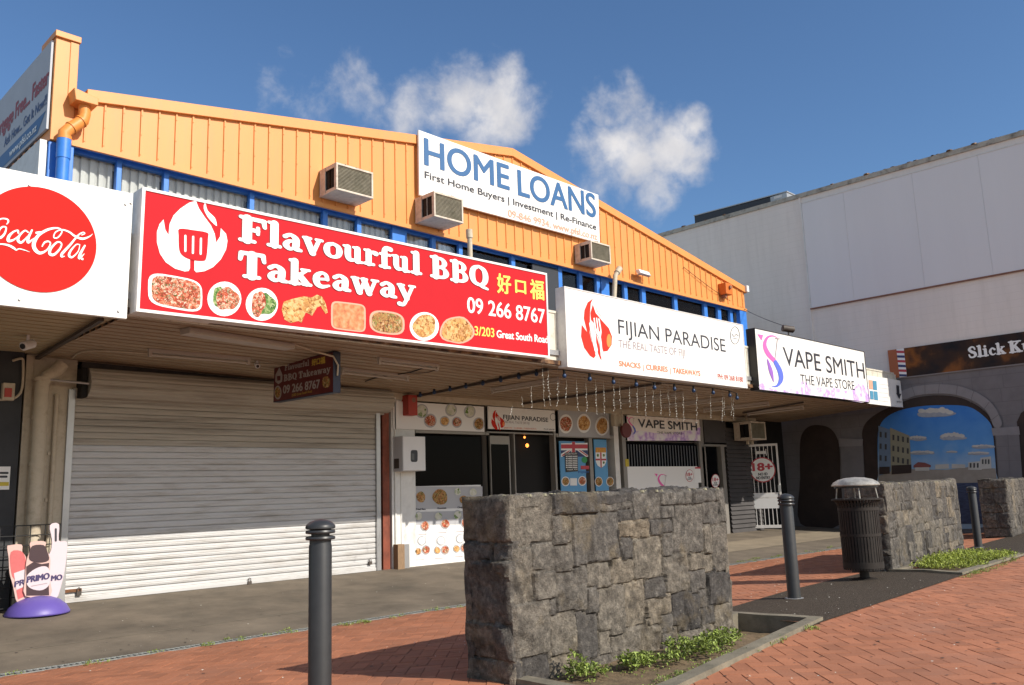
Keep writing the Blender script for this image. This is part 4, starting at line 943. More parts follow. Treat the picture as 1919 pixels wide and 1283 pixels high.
def vent_pipe(label, pts, Y, r, m_='cream_paint'):
    P3 = [at(*q, Y) for q in pts]; t = thing('vent_pipe', label, 'pipe', P3[-1])
    mb = MB(); mb.tube(P3, r, 12); mb.build('pipe', m_, t, smooth=True)
    mb = MB(); d_ = (P3[1]-P3[0]).normalized(); mb.tube([P3[0]-d_*.01, P3[0]+d_*.16], r*1.35, 12); mb.build('collar', m_, t, smooth=True); return t
vent_pipe('straight pale vent pipe standing above the red takeaway sign', [(879, 431), (880.5, 455), (881.5, 495)], FY-.35, .05)
vent_pipe('bent pale pipe rising behind the white flame and fork sign', [(1161, 503), (1153, 516), (1152, 535), (1150, 575)], FY-.3, .055)
fl_ = thing('floodlight', 'small white floodlight on the right side of the orange gable', 'light', at(1209, 512, FY))
a, b = at(1199, 503, FY-.25), at(1219, 518, FY-.25); MB().slab([(a.x, FY-.22, a.z), (b.x, FY-.22, a.z-.01), (b.x, FY-.28, b.z), (a.x, FY-.28, b.z+.02)], (0, .12, 0)).build('housing', 'plastic_white', fl_, bev=.015)
MB().slab([(a.x+.02, FY-.284, b.z+.015), (b.x-.02, FY-.284, b.z+.005), (b.x-.02, FY-.2, b.z-.012), (a.x+.02, FY-.2, b.z+.0)], (0, 0, .01)).build('lens', 'grey_metal', fl_); MB().tube([((a.x+b.x)/2, FY-.02, a.z-.08), ((a.x+b.x)/2, FY-.2, a.z-.08)], .02).build('bracket', 'grey_metal', fl_)
bx = thing('siren_box', 'orange box with a round hole near the right end of the gable', 'siren', at(1363, 545, FY))
a, b = at(1358, 529, FY-.22), at(1372, 553, FY-.22); MB().box((a.x, FY-.25, b.z), (b.x, FY, a.z)).build('box', mat('siren_orange', (.62, .15, .02), .5), bx, bev=.012)
c = at(1369, 538, FY-.27); MB().tube([(c.x-.02, FY-.252, c.z), (c.x-.02, FY-.30, c.z)], .05, 16).build('horn', 'brown_trim', bx); MB().box((a.x+.06, FY-.18, b.z-.08), (a.x+.15, FY-.06, b.z)).build('mount', 'brown_trim', bx)
MB().box((XR-.02, FY-.12, ZR-.12), (XR+.1, FY+.02, ZR+.06)).build('gutter_end', 'white_paint', shop)
P3 = [at(1281, 500, FY-.04), at(1340, 545, FY-.06), at(1398.6, 581, FY-.1), at(1435, 598, 10.8), at(1474, 612, YV+.15)]
w = thing('overhead_cable', 'thin dark cable sagging from the orange gable to the camera on the purple-clouded sign', 'cable', P3[-1]); mb = MB(); mb.tube([Vector(p) for p in spline([tuple(p) for p in P3], 6)], .008, 5); mb.build('wire', 'wire_black', w)

# security cameras
def camera_thing(label, p, d_, m_='plastic_white', r=.06, L=.2, mount=(0, 0, .12)):
    t = thing('security_camera', label, 'camera', p); p = Vector(p); d_ = Vector(d_).normalized()
    MB().tube([p-d_*L*.5, p+d_*L*.45, p+d_*L*.5], [r, r, r*.85], 16).build('body', m_, t, smooth=True); MB().tube([p+d_*L*.5, p+d_*(L*.5+.012)], r*.6, 12).build('lens', 'black_plastic', t)
    MB().tube([p, p+Vector(mount)], .018, 8).build('bracket', m_, t); return t
camera_thing('dark bullet camera standing on the top edge of the purple-clouded sign', at(1477, 616, YV+.1), (.8, -.6, -.15), 'dark_steel', .075, .26, (0, 0, -.15))
p = soff(52, 646, -.09); camera_thing('white camera under the pale soffit left of the shutter', p, (-.75, -.5, -.35), 'plastic_white', .055, .16)
p = soff(482, 684, -.06); camera_thing('little white camera above the middle of the shutter', p, (-.3, -.8, -.4), 'plastic_white', .035, .1, (0, 0, .07))
# fluorescent battens under the soffit
def batten(label, p0, p1, w=.05, box=False, g='fluorescent tubes under the canopy'):
    A, B = soff(*p0, -.05), soff(*p1, -.05); t = thing('fluorescent_light', label, 'light', (A+B)/2, g)
    d_ = (B-A).normalized(); q = Vector((-d_.y, d_.x, 0))*w; zt_ = Vector((0, 0, .06))
    if box:
        mb = MB(); mb.slab([A-q*2.0-zt_*.4, B-q*2.0-zt_*.4, B+q*2.0-zt_*.4, A+q*2.0-zt_*.4], zt_*1.2); mb.build('diffuser', 'light_white', t, bev=.006)
    else:
        mb = MB(); mb.slab([A-q*.6, B-q*.6, B+q*.6, A+q*.6], zt_*.8); mb.build('body', 'light_white', t)
        MB().tube([A-zt_*.5+d_*.03, B-zt_*.5-d_*.03], .016, 10).build('tube', 'light_white', t, smooth=True)
        for e_ in (A+d_*.02, B-d_*.02): MB().box(e_-Vector((.02, .02, .055)), e_+Vector((.02, .02, 0))).build('lamp_holder', 'light_white', t)
    return t
for args in (('broad white batten light close behind the red sign edge', (346, 622), (543, 652), .05, True), ('thin white tube light above the shutter, left of the hanging sign', (278, 660), (468, 676)), ('tube light just right of the hanging sign, nearer the street', (709, 675), (821, 688)), ('tube light right of the hanging sign, nearer the shutter', (640, 694), (765, 708)),
             ('tube light set crosswise above the flame sign over the open door', (921, 732), (1048, 712)), ('tube light above the small shop sign with black capitals', (1150, 755), (1279, 738)), ('tube light second from the left beyond the icicle lights', (1243, 761), (1358, 748)), ('tube light in front of the passage air conditioner', (1318, 769), (1441, 756)), ('tube light furthest right under the canopy', (1401, 775), (1506, 763))): batten(*args)
# blue festoon bulbs along the batten and the front edge
bp = zq((400, 440), (520, 415), (655, 390), (790, 365), (935, 338), (1088, 310), (1243, 282), (1395, 256))
fb = thing('festoon_lights', 'string of dark blue bulbs along a canopy beam and the front edge', 'string lights', soff(1015, 700))
ps = [soff(*p, -.02) for p in bp]+[at(*p, YF+.02) for p in zq((1633, 272), (1850, 300))]+[at(*p, YF+.02) for p in z5((403, 790), (573, 812), (737, 830), (868, 852), (1012, 862), (1150, 875), (1290, 890), (1410, 910), (1462, 928))]
mb = MB(); mb.tube([p+Vector((0, 0, .055)) for p in ps], .008, 5); mb.build('cable', 'wire_black', fb)
for p in ps:
    b_ = MB().lathe([(.012, -.075), (.03, -.06), (.036, -.035), (.026, -.01), (.016, .0)], p, 12).build('bulb', 'bulb_blue', fb, smooth='all')
    MB().lathe([(.02, -.005), (.022, .02), (.02, .055)], p, 10).build('socket', 'wire_black', b_)
# icicle lights hanging below the white sign
ic = thing('icicle_lights', 'curtain of clear icicle lights hanging below the white flame and fork sign', 'string lights', at(1200, 760, YF+.1))
drops = [(65, 752, 995), (105, 760, 990), (175, 815, 995), (237, 850, 990), (310, 850, 1025), (377, 835, 1030), (447, 855, 1052), (505, 875, 1045), (575, 858, 1030), (620, 870, 1015), (690, 880, 1000), (747, 890, 1040), (803, 890, 1065), (858, 890, 1030), (912, 900, 1065), (968, 905, 1060), (1020, 920, 1090), (1075, 918, 1110), (1172, 920, 1115), (1275, 960, 1080), (1360, 930, 1102), (1372, 960, 1075), (1435, 950, 1100), (1425, 970, 1060)]
tops = []; rng = random.Random(2)
allp = [(z5((x, a))[0], z5((x+rng.uniform(-5, 12), b))[0]) for x, a, b in drops]+[(z7((893, 200))[0], z7((898, 265))[0]), (z7((950, 140))[0], z7((950, 262))[0]), (z7((836, 258))[0], z7((826, 305))[0])]
for (p, q) in allp:
    A, B = at(*p, YF+.12), at(*q, YF+.12); n_ = max(3, int((A-B).length/.045)); pts = [A+(B-A)*(i/n_)+Vector((rng.uniform(-.008, .008), rng.uniform(-.008, .008), 0)) for i in range(n_+1)]
    if 1000 < p[0]: tops.append(A)
    dw = MB().tube(pts, .0025, 5).build('drop_wire', 'wire_clear', ic); mb = MB()
    for w_ in pts[1:]:
        if rng.random() < .75: s_ = rng.choice((-1, 1)); mb.tube([w_, w_+Vector((s_*.012, rng.uniform(-.006, .006), -.012)), w_+Vector((s_*.02, 0, -.02))], [.0034, .0052, .0025], 6)
    mb.build('lamp', 'led_white', dw)
mb = MB(); tp = sorted(tops, key=lambda p: p.x)
mb.tube([Vector((p.x, p.y, sz(p.x, p.y)-.01)) for p in tp], .005, 5)
for p in tp: mb.tube([Vector((p.x, p.y, sz(p.x, p.y))), p], .002, 4)
mb.build('main_wire', 'wire_clear', ic)
# dangling cables on the soffit
def cable(label, pts, r=.008, m_='wire_black', sag=0):
    P3 = [soff(*p, -.015) for p in pts]; t = thing('soffit_cable', label, 'cable', P3[0]); mb = MB(); mb.tube([Vector(p) for p in spline([tuple(p) for p in P3], 5)], r, 6); mb.build('wire', m_, t)
cable('pale conduit running along the soffit above the shutter from the left pillar', [(135, 671), (168, 657), (300, 664), (440, 678), (640, 692), (735, 712)], .011, 'cream_paint')
cable('loose dark cable looping from the tube light right of the hanging sign', zs((1140, 640), (1250, 600), (1400, 575), (1600, 545), (1750, 500), (1840, 485)), .009)
cable('black cable sagging between tube lights right of the hanging sign', zs((1590, 548), (1720, 552), (1830, 535), (1890, 505)), .006)

# red alarm boxes
def alarm(label, p0, p1, Y, d_):
    a, b = at(*p0, Y), at(*p1, Y); t = thing('alarm_box', label, 'alarm', ((a.x+b.x)/2, Y+d_, b.z)); MB().box((a.x, Y, b.z), (b.x, Y+d_, a.z)).build('box', 'alarm_red', t, bev=.012)
    c = ((a.x+b.x)/2+.02, Y-.004, a.z-(a.z-b.z)*.25); MB().tube([c, (c[0], Y+.01, c[2])], .045, 14).build('sounder', 'brown_trim', t); return t
alarm('tall red alarm box beside the right end of the shutter housing', (765, 739), (783, 778), FY-.22, .24)
t = thing('alarm_switch', 'pale switch box with red front on the dark shop wall at far left', 'alarm', at(20, 735, FY-.1)); a, b = at(7, 716, FY-.2), at(28, 750, FY-.2); MB().box((a.x, FY-.18, b.z), (b.x, FY-.1, a.z)).build('box', 'cream_paint', t, bev=.01); MB().box((a.x+.02, FY-.2, b.z+.04), (b.x-.04, FY-.18, a.z-.07)).build('front', 'alarm_red', t)
P3 = [at(*p, FY-.14) for p in zp((60, 40), (105, 30), (112, 60), (108, 160), (90, 205), (50, 225), (-20, 228))]; MB().tube([Vector(p) for p in spline([tuple(p) for p in P3], 5)], .016, 8).build('conduit', 'cream_paint', t)
sg = thing('round_shop_sign', 'small round dark red hanging sign beside the small sign with black capitals', 'sign', at(1173, 805, FY-.5)); c = at(1173, 806, FY-.5)
MB().tube([(c.x, c.y+.03, c.z), (c.x, c.y-.03, c.z)], .165, 28).build('disc', mat('maroon', (.13, .02, .02), .5), sg); MB().tube([(c.x-.12, c.y, c.z+.42), (c.x-.12, c.y, c.z+.1)], .02).build('hanger', 'cream_paint', sg); MB().box((c.x-.26, c.y+.1, c.z+.1), (c.x-.02, c.y+.2, c.z+.36)).build('back_box', 'cream_paint', sg)
# meter box
mt = thing('meter_box', 'white meter box with round-cornered dark window on the pillar right of the shutter', 'meter', at(767, 882, FY-.3))
a, b = at(754, 816.5, FY-.3), at(797.5, 882, FY-.3)
MB().box((a.x, FY-.30, b.z), (b.x, FY-.03, a.z)).build('cabinet', mat('meter_grey', (.5, .5, .52), .4), mt, bev=.008); MB().box((a.x+.006, FY-.312, b.z+.006), (b.x-.006, FY-.30, a.z-.006)).build('door', 'plastic_white', mt, bev=.006)
art(mt, 'window', 'black_panel', PY(FY-.312), NY, polys=[rrect(769.5, 843, 782.5, 865.5, 0, 5)], d=.003); art(mt, 'dial', mat('dial_grey', (.10, .11, .11), .5), PY(FY-.312), NY, polys=[[(770.5, 849), (776, 850), (776, 862), (770.5, 861)]], d=.006)
MB().box((a.x-.006, FY-.2, b.z+.05), (a.x, FY-.06, b.z+.22)).build('side_vent', 'dark_steel', mt)

# ------------------------------------------------------------------ roller shutter
rsx0, rsx1 = at(121, 1127, FY-.06).x-.02, at(712, 1067, FY-.06).x
sh = thing('roller_shutter', 'wide closed white roller shutter with grimy slats and rolled housing above', 'shutter', ((rsx0+rsx1)/2, FY, 0))
mb = MB(); z = .03; ys = FY-.03; vs, fs = [], []
pr = []
while z < 2.78:
    for (dz, dy) in ((0, .004), (.003, -.014), (.030, -.020), (.040, -.017), (.050, -.020), (.077, -.014), (.080, .006), (.0865, .010)): pr.append((z+dz, dy))
    z += .0875
for (zz, dy) in pr: vs += [(rsx0, ys+dy, zz), (rsx1, ys+dy, zz)]
cut = 8*23
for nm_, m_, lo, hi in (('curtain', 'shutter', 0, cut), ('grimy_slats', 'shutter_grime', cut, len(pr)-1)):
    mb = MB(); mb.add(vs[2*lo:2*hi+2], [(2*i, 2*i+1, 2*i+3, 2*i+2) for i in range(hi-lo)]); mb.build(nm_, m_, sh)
MB().box((rsx0+.02, ys-.035, -.0), (rsx1-.02, ys+.03, .05)).build('bottom_rail', 'shutter', sh, bev=.006)
for x in (rsx0, rsx1): MB().box((x-.075, ys-.06, 0), (x+.012, ys+.06, 2.78)).build('guide_rail', 'grey_metal', sh, bev=.005)
A, B = at(161, 687, FY-.35), at(736, 729, FY-.35); vs, fs = [], []; N = 14
mb = MB(); prof = []
for i in range(N+1):
    a = R(200)-R(190)*i/N*1.0
    prof.append((.5*0, 0))
prof = []
for i in range(60):
    a = 2*math.pi*i/60; rr = .205-(.016 if i % 4 == 0 else 0); prof.append((FY-.14+rr*math.cos(a), 2.87+rr*math.sin(a)))
mb = MB(); n_ = len(prof); x0, x1 = rsx0+.12, rsx1+.14
mb.add([(x0, y, z) for y, z in prof]+[(x1, y, z) for y, z in prof], [(i, (i+1) % n_, (i+1) % n_+n_, i+n_) for i in range(n_)]+[tuple(range(n_)), tuple(range(2*n_-1, n_-1, -1))]); mb.build('rolled_drum', 'shutter_grime', sh)
mb = MB(); mb.box((rsx0-.02, FY-.08, 2.64), (rsx1+.1, FY+.1, 2.80)); mb.build('lintel', 'shutter_grime', sh)
MB().box((rsx0+.03, FY-.24, 2.66), (rsx0+.10, FY+.05, 3.06)).build('end_bracket', 'interior', sh); MB().box((rsx1+.142, FY-.2, 2.72), (rsx1+.17, FY+.05, 3.08)).build('end_bracket', 'dark_steel', sh)
mb = MB(); mb.box((rsx0+.1, FY-.01, 3.0), (rsx1+.1, FY+.1, 3.25)); mb.build('back_plate', 'dark_steel', sh)
for (px, py) in ((148, 1108), (468, 1089), (694, 1052)):
    p = at(px, py, ys-.05); pd = MB(); pd.box(p-Vector((.03, .01, .05)), p+Vector((.03, .02, .0))); pd.tube([p+Vector((-.02, .005, 0)), p+Vector((-.02, .005, .035)), p+Vector((0, .005, .05)), p+Vector((.02, .005, .035)), p+Vector((.02, .005, 0))], .006, 6); pd.build('padlock', 'dark_steel', sh)
mb = MB(); p = at(132, 1107, ys-.03); mb.box(p-Vector((.1, .0, .02)), p+Vector((.14, .03, .02))); mb.build('latch', 'rust', sh)

# left pillar pipes
pp = thing('drain_pipe', 'thick cream drain pipe with an elbow at the top on the left pillar', 'downpipe', (3.6, FY-.2, 0)); yp = FY-.24
P3 = [at(*q, yp) for q in zp((300, 55), (275, 85), (225, 118), (203, 150), (196, 330), (178, 560), (160, 760), (140, 1010))]
P3.append(Vector((P3[-1].x, yp, 0)))
for i in range(3, len(P3)): P3[i].x = P3[3].x
MB().tube(P3, .085, 14).build('pipe', 'cream_paint', pp, smooth=True)
for z in (2.84, 1.75, 2.35): MB().tube([(P3[3].x, yp, z), (P3[3].x, yp, z+.05)], .097, 14).build('pipe_collar', 'cream_paint', pp, smooth=True)
t = thing('conduit_pipe', 'thin cream conduit beside the thick drain pipe on the left pillar', 'pipe', (3.8, FY-.1, 0)); x = at(103, 800, FY-.09).x; MB().tube([(x, FY-.09, .5), (x, FY-.09, 2.7)], .03, 10).build('pipe', 'cream_paint', t, smooth=True)
mb = MB(); mb.tube([(P3[1].x-.1, FY-.3, 2.86), (rsx0+.1, FY-.3, 2.84)], .016, 8)
mb.build('shutter_axle', 'grey_metal', sh)

# ------------------------------------------------------------------ posters and shop signs under the canopy
def poster(name, label, cat, p0, p1, m_, d_=.03, Y=None, th=.02):
    Y = FY if Y is None else Y; a, b = at(*p0, Y-d_), at(*p1, Y-d_); t = thing(name, label, cat, ((a.x+b.x)/2, Y, b.z)); MB().box((a.x, Y-d_, b.z), (b.x, Y-d_+th, a.z)).build('panel', m_, t); return t, PY(Y-d_)
def bowl(t, plane, c, rx, ry, m_, om='menu_white', d=.004, seed=1): dish(t, circ(c, rx, ry), blob(c, rx*.8, ry*.8, seed, am=.05), m_, plane, NY, om, d)
fp, pl1 = poster('food_panel', 'grey panel of food bowls above the dark shop window, left of the door sign', 'menu board', (737, 751), (908, 809), 'menu_white', .06)
for i, (c, r, m_) in enumerate((((790, 770), 12, 'food_green'), ((806, 788), 12, 'food_red'), ((845, 768), 11, 'food_green'), ((833, 789), 9, 'food_gold'), ((856, 791), 9.5, 'food_red'), ((880, 771), 11, 'food_green'), ((897, 794), 11, 'food_brown'))): bowl(fp, pl1, c, r, r*1.1, m_, 'menu_grey', seed=i)
ds, pl2 = poster('door_sign', 'white panel with red flame and dark capitals over the open shop door', 'sign', (914, 761), (1041, 808), 'menu_white', .035)
zz = lambda *p: [(916+(x-300)*.113, 768+(y-230)*.088) for x, y in p]
fijian(ds, zz, pl2, NY, .004, .1)
txp(ds, 'FIJIAN PARADISE', (943, 785), (1027, 790.5), 8, pl2, 'text_dark', NY, bold=.004); txp(ds, 'THE REAL TASTE OF FIJI', (943, 792), (992, 795), 4, pl2, 'text_grey', NY)
txp(ds, 'SNACKS | CURRIES | TAKEAWAYS', (944, 802.5), (1005, 805), 3, pl2, 'text_orange', NY); txp(ds, 'PH: 09 268 8180', (1019, 805), (1039, 806), 2.6, pl2, 'text_dark', NY)
art(ds, 'emblem', 'text_dark', pl2, NY, strokes=[[(1036+5*math.cos(a), 781+6.5*math.sin(a), .7) for a in np.linspace(0, 6.28, 16)]], d=.004)
fp2, pl3 = poster('food_panel', 'grey panel with fried food and folded pastries right of the door sign', 'menu board', (1046, 768), (1143, 820), 'menu_grey', .03)
for i, (c, m_) in enumerate((((1060, 794), 'food_red'), ((1094, 793), 'food_gold'), ((1128, 798), 'food_gold'))): bowl(fp2, pl3, c, 13, 18, m_, 'menu_white', seed=i+3)
mn, pl4 = poster('menu_poster', 'white menu poster of rice and curry bowls below the dark window', 'menu board', (779, 911), (905, 1052), 'menu_white', .02)
art(mn, 'grey_band', 'menu_grey', pl4, NY, polys=[[(779.5, 911.5), (904, 911), (904, 951), (779.5, 954)], [(779.5, 959), (904, 956), (904, 982), (779.5, 983)]], d=.003)
for i, (p, r, m_) in enumerate((((788, 931), 11, 'food_brown'), ((824, 931), 17, 'food_brown'), ((857, 921), 7.5, 'food_green'), ((868, 936), 9, 'food_brown'), ((886, 922), 8, 'food_green'),
    ((784, 967), 8, 'food_green'), ((796, 985), 9, 'food_red'), ((821, 967), 8, 'food_green'), ((834, 981), 9, 'food_red'), ((857, 965), 8.5, 'food_green'), ((872, 979), 9, 'food_red'),
    ((790, 1013), 8, 'menu_white'), ((783, 1033), 6.5, 'food_gold'), ((798, 1030), 8, 'food_red'), ((826, 1013), 8, 'menu_white'), ((819, 1031), 6.5, 'food_gold'), ((834, 1030), 8, 'food_red'), ((862, 1009), 8, 'menu_white'), ((855, 1028), 6.5, 'food_gold'), ((870, 1026), 8, 'food_red'))): bowl(mn, pl4, p, r, r*1.12, m_, 'menu_grey', .006, i)
for s, x0, x1, y in (('Fried Rice', 779.5, 797, 955.5), ('Chowmein', 819, 836, 953.5), ('Chopsuey', 857, 875, 952)): txp(mn, s, (x0, y), (x1, y-.5), 3, pl4, 'text_dark', NY, bold=.003, d=.006)
art(mn, 'small_print', 'text_grey', pl4, NY, strokes=[[(x, y, .8), (x+15, y-.6, .8)] for x, y in ((784, 1001), (821, 998), (855, 996), (780, 1049), (815, 1046), (852, 1043))], d=.005)
# fijian flag posters with stickers
fg, pl5 = poster('flag_poster', 'light blue door poster with union flag corner, opening hours and red sticker', 'poster', (1048, 826), (1105, 1030), 'flag_blue', .035)
art(fg, 'union_flag', 'flag_navy', pl5, NY, polys=[zf((245, 240), (825, 225), (838, 530), (245, 535))], d=.003)
art(fg, 'union_flag', 'white_vinyl', pl5, NY, polys=[zf((245, 240), (825, 228), (825, 390), (245, 390)), zf((470, 225), (560, 225), (560, 540), (470, 540)), zf((245, 470), (400, 380), (480, 390), (270, 535), (245, 535)), zf((590, 385), (680, 385), (838, 500), (838, 535), (790, 535))], d=.005)
art(fg, 'union_flag', 'flag_red', pl5, NY, polys=[zf((245, 262), (825, 262), (825, 352), (245, 352)), zf((485, 205), (550, 205), (550, 440), (485, 440)), zf((255, 500), (420, 395), (450, 395), (285, 515)), zf((625, 390), (665, 390), (830, 505), (815, 520))], d=.008)
oh = art(fg, 'hours_board', 'black_plastic', pl5, NY, polys=[zf((320, 445), (605, 430), (612, 850), (345, 870))], d=.012)
txp(oh, 'STORE HOURS', zf((335, 490))[0], zf((590, 478))[0], 3, pl5, 'white_vinyl', NY, d=.016); txp(oh, 'THANK YOU', zf((370, 835))[0], zf((598, 822))[0], 3, pl5, 'white_vinyl', NY, d=.016)
art(oh, 'hours_text', 'white_vinyl', pl5, NY, strokes=[[(*zf((x0, y))[0], 1.5), (*zf((x1, y-4))[0], 1.5)] for y in (525, 568, 610, 650, 690, 730, 768) for x0, x1 in ((350, 375), (400, 478), (500, 588))], d=.016)
art(fg, 'sticker', 'sticker_green', pl5, NY, polys=[zf(*circ((757, 600), 62, 68))], d=.006); art(fg, 'sticker', 'flag_red', pl5, NY, polys=[zf((675, 730), (860, 728), (862, 805), (678, 808))], d=.006)
txp(fg, 'Fijian', zf((625, 890))[0], zf((850, 880))[0], 4, pl5, mat('script_blue', (.03, .12, .35), .5), NY, bold=.004)
for c, m_ in (((345, 1070), 'food_brown'), ((710, 1060), 'food_red')): o = dish(fg, zf(*circ(c, 92, 105)), zf(*circ(c, 72, 85)), m_, pl5, NY, 'menu_white')
art(fg, 'notice', 'menu_white', pl5, NY, polys=[zf((440, 1000), (590, 1000), (590, 1160), (440, 1160))], d=.012)
fg2, pl6 = poster('flag_poster', 'light blue window poster with red-cross coat of arms right of the flag door', 'poster', (1112.5, 823), (1147, 1030), 'flag_blue', .02)
art(fg2, 'shield', 'white_vinyl', pl6, NY, polys=[zf((1000, 430), (1230, 430), (1235, 640), (1200, 720), (1122, 775), (1045, 720), (1008, 640))], d=.003)
art(fg2, 'shield', 'flag_gold', pl6, NY, polys=[zf((1000, 330), (1225, 332), (1230, 438), (1000, 438))], d=.006)
art(fg2, 'shield', 'flag_red', pl6, NY, polys=[zf((1098, 440), (1130, 440), (1135, 775), (1110, 770)), zf((1000, 575), (1097, 575), (1098, 612), (1003, 612)), zf((1133, 575), (1235, 575), (1235, 612), (1134, 612))], d=.006)
art(fg2, 'shield', 'food_leaf', pl6, NY, polys=[zf(*circ((1050, 500), 24, 34)), zf(*circ((1180, 500), 24, 30)), zf(*circ((1180, 660), 20, 28))], d=.006)
for c in ((1070, 1075), (1320, 1075)): dish(fg2, zf(*circ(c, 85, 105)), zf(*circ(c, 72, 92)), 'food_brown', pl6, NY, 'menu_white')
# vape shop sign and window notice
vp, pl7 = poster('shop_sign_panel', 'pink-white sign with black capitals and purple ink over the barred window', 'sign', (1175, 777.5), (1313, 826), 'glow_white', .035)
art(vp, 'ink_cloud', 'ink_cloud', pl7, NY, polys=[[(1175.5, 825.5), (1175.5, 812), (1200, 806), (1225, 811), (1250, 812), (1275, 808), (1295, 806), (1312, 800), (1312, 825.5)]], d=.003)
zv = lambda *p: [(1173+(x-138)*.105, 781+(y-234)*.092) for x, y in p]
vlogo(vp, zv, pl7, NY, .006, .09)
txp(vp, 'VAPE SMITH', (1196, 800), (1306, 806.5), 15, pl7, 'text_dark', NY, bold=.008, d=.008); txp(vp, 'THE VAPE STORE', (1231, 812.5), (1278, 814), 4.5, pl7, 'text_dark', NY, d=.008)
vw, pl8 = poster('window_notice', 'large white window panel with monogram and age warnings under the barred glass', 'notice', (1173, 874), (1316, 1008), 'menu_white', .02)
zv2 = lambda *p: [(1226+(x-138)*.16, 887+(y-234)*.14) for x, y in p]
vlogo(vw, zv2, pl8, NY, .004, .14)
def warn(t, c, rx, ry, plane, n, d, px):
    art(t, 'warning_disc', 'flag_red', plane, n, polys=[circ(c, rx, ry)], d=d); art(t, 'warning_disc', 'white_vinyl', plane, n, polys=[circ(c, rx*.9, ry*.92)], d=d+.003)
    txp(t, '18+', (c[0]-rx*.68, c[1]+ry*.05), (c[0]+rx*.7, c[1]+ry*.02), ry*.5, plane, 'flag_red', n, bold=px, d=d+.006)
    txp(t, 'NO ID', (c[0]-rx*.35, c[1]+ry*.38), (c[0]+rx*.35, c[1]+ry*.38), ry*.2, plane, 'text_dark', n, d=d+.006, bold=px*.3); txp(t, 'NO ENTRY', (c[0]-rx*.55, c[1]+ry*.68), (c[0]+rx*.55, c[1]+ry*.66), ry*.2, plane, 'text_dark', n, d=d+.006, bold=px*.3)
warn(vw, (1292, 891), 7.5, 11.5, pl8, NY, .004, .006)
art(vw, 'notice', 'white_vinyl', pl8, NY, polys=[[(1302, 875), (1315, 875), (1315, 904), (1302, 904)]], d=.004); art(vw, 'notice', 'flag_red', pl8, NY, polys=[[(1302, 875), (1315, 875), (1315, 878), (1302, 878)]], d=.007)
ys_, _ = poster('yellow_notice', 'small yellow notice at the left edge of the barred window', 'notice', (1172, 860), (1179, 874), mat('notice_yellow', (.55, .42, .03), .5), .04)
gs_, pl9 = poster('age_sticker', 'round age warning sticker on the glass shop door behind the big wall', 'sticker', (1332, 887), (1349, 915), 'dark_glass', .012)
warn(gs_, (1340.5, 901), 8, 13, pl9, NY, .003, .006)
lp, pl10 = poster('window_poster', 'cut-off white poster with black lettering on the dark wall at far left', 'poster', (-25, 874), (17, 917), 'menu_white', .13)
txp(lp, 'PARKING', (-22, 890), (15, 888), 6, pl10, 'text_dark', NY, bold=.008)if False else art(lp, 'print', 'text_dark', pl10, NY, strokes=[[(-20, 886, 4), (14, 886, 4)], [(-20, 893, 4), (12, 893, 4)]], d=.004)
art(lp, 'band', mat('notice_yellow', (.55, .42, .03), .5), pl10, NY, polys=[[(-24, 903), (16.5, 903), (16.5, 910), (-24, 911)]], d=.004)
lb = thing('pendant_light', 'two glowing amber bulbs hanging inside the open shop door', 'light', at(984, 838, FY+.2))
for (x, y, r) in ((983, 819.5, .022), (988, 835, .035)):
    p = at(x, y, FY+.17); MB().lathe([(r*.3, -r), (r, -r*.3), (r, r*.6), (r*.4, r*1.3)], p, 10).build('bulb', mat('amber_glow', (1, .32, .06), .5, emit=2.2), lb, smooth='all')
    MB().tube([p+Vector((0, 0, r)), (p.x, p.y, 3.0)], .004, 4).build('cord', 'wire_black', lb)

# ------------------------------------------------------------------ white barred gate
ga, gb_ = Vector((21.50, 12.50, 0)), Vector((21.87, 11.74, 0)); gd = (gb_-ga).normalized(); gl = (gb_-ga).length; gn = Vector((gd.y, -gd.x, 0))
if gn.dot(EYE-ga) < 0: gn = -gn
gt = thing('security_gate', 'white barred steel gate standing open in front of the dark passage', 'gate', ga)
def gp(s_, z, o=0): return ga+gd*s_+Vector((0, 0, z))+gn*o
def gbox(mb, s0, s1, z0, z1, w=.02): mb.slab([gp(s0, z0, w), gp(s1, z0, w), gp(s1, z1, w), gp(s0, z1, w)], gn*(-2*w))
H_ = 2.32; mb = MB(); gbox(mb, 0, .05, .06, H_, .025); gbox(mb, gl-.05, gl, .06, H_, .025); gbox(mb, .05, gl-.05, H_-.06, H_, .025); gbox(mb, .05, gl-.05, .06, .14, .025); mb.build('frame', 'frame_white', gt, bev=.004)
for i in range(6): m_ = MB(); s_ = .05+(gl-.1)*(i+1)/7; gbox(m_, s_-.009, s_+.009, .14, H_-.06, .009); m_.build('bar', 'frame_white', gt)
mb = MB(); gbox(mb, .05, gl-.05, .85, .885, .012); gbox(mb, .05, gl-.05, .98, 1.0, .012); mb.build('cross_rail', 'frame_white', gt)
mb = MB(); gbox(mb, .08, gl-.08, .58, .98, -.012); mb.build('sheet', 'plastic_white', gt)
gm = lambda p: gp(p[0], p[1], .0)
c = (gl*.48, 1.62); ps_ = lambda c, r: [(c[0]+r*math.cos(a), c[1]+r*math.sin(a)) for a in np.linspace(0, 6.283, 33)[:-1]]
art(gt, 'warning_disc', 'flag_red', gm, gn, polys=[ps_(c, .34)], d=.012); art(gt, 'warning_disc', 'white_vinyl', gm, gn, polys=[ps_(c, .312)], d=.015)
def gtx(s, s0, s1, z, cap, m_, b): txt(gt, s, gp(s0, z), gp(s1, z), cap, m_, gn, b, .018)
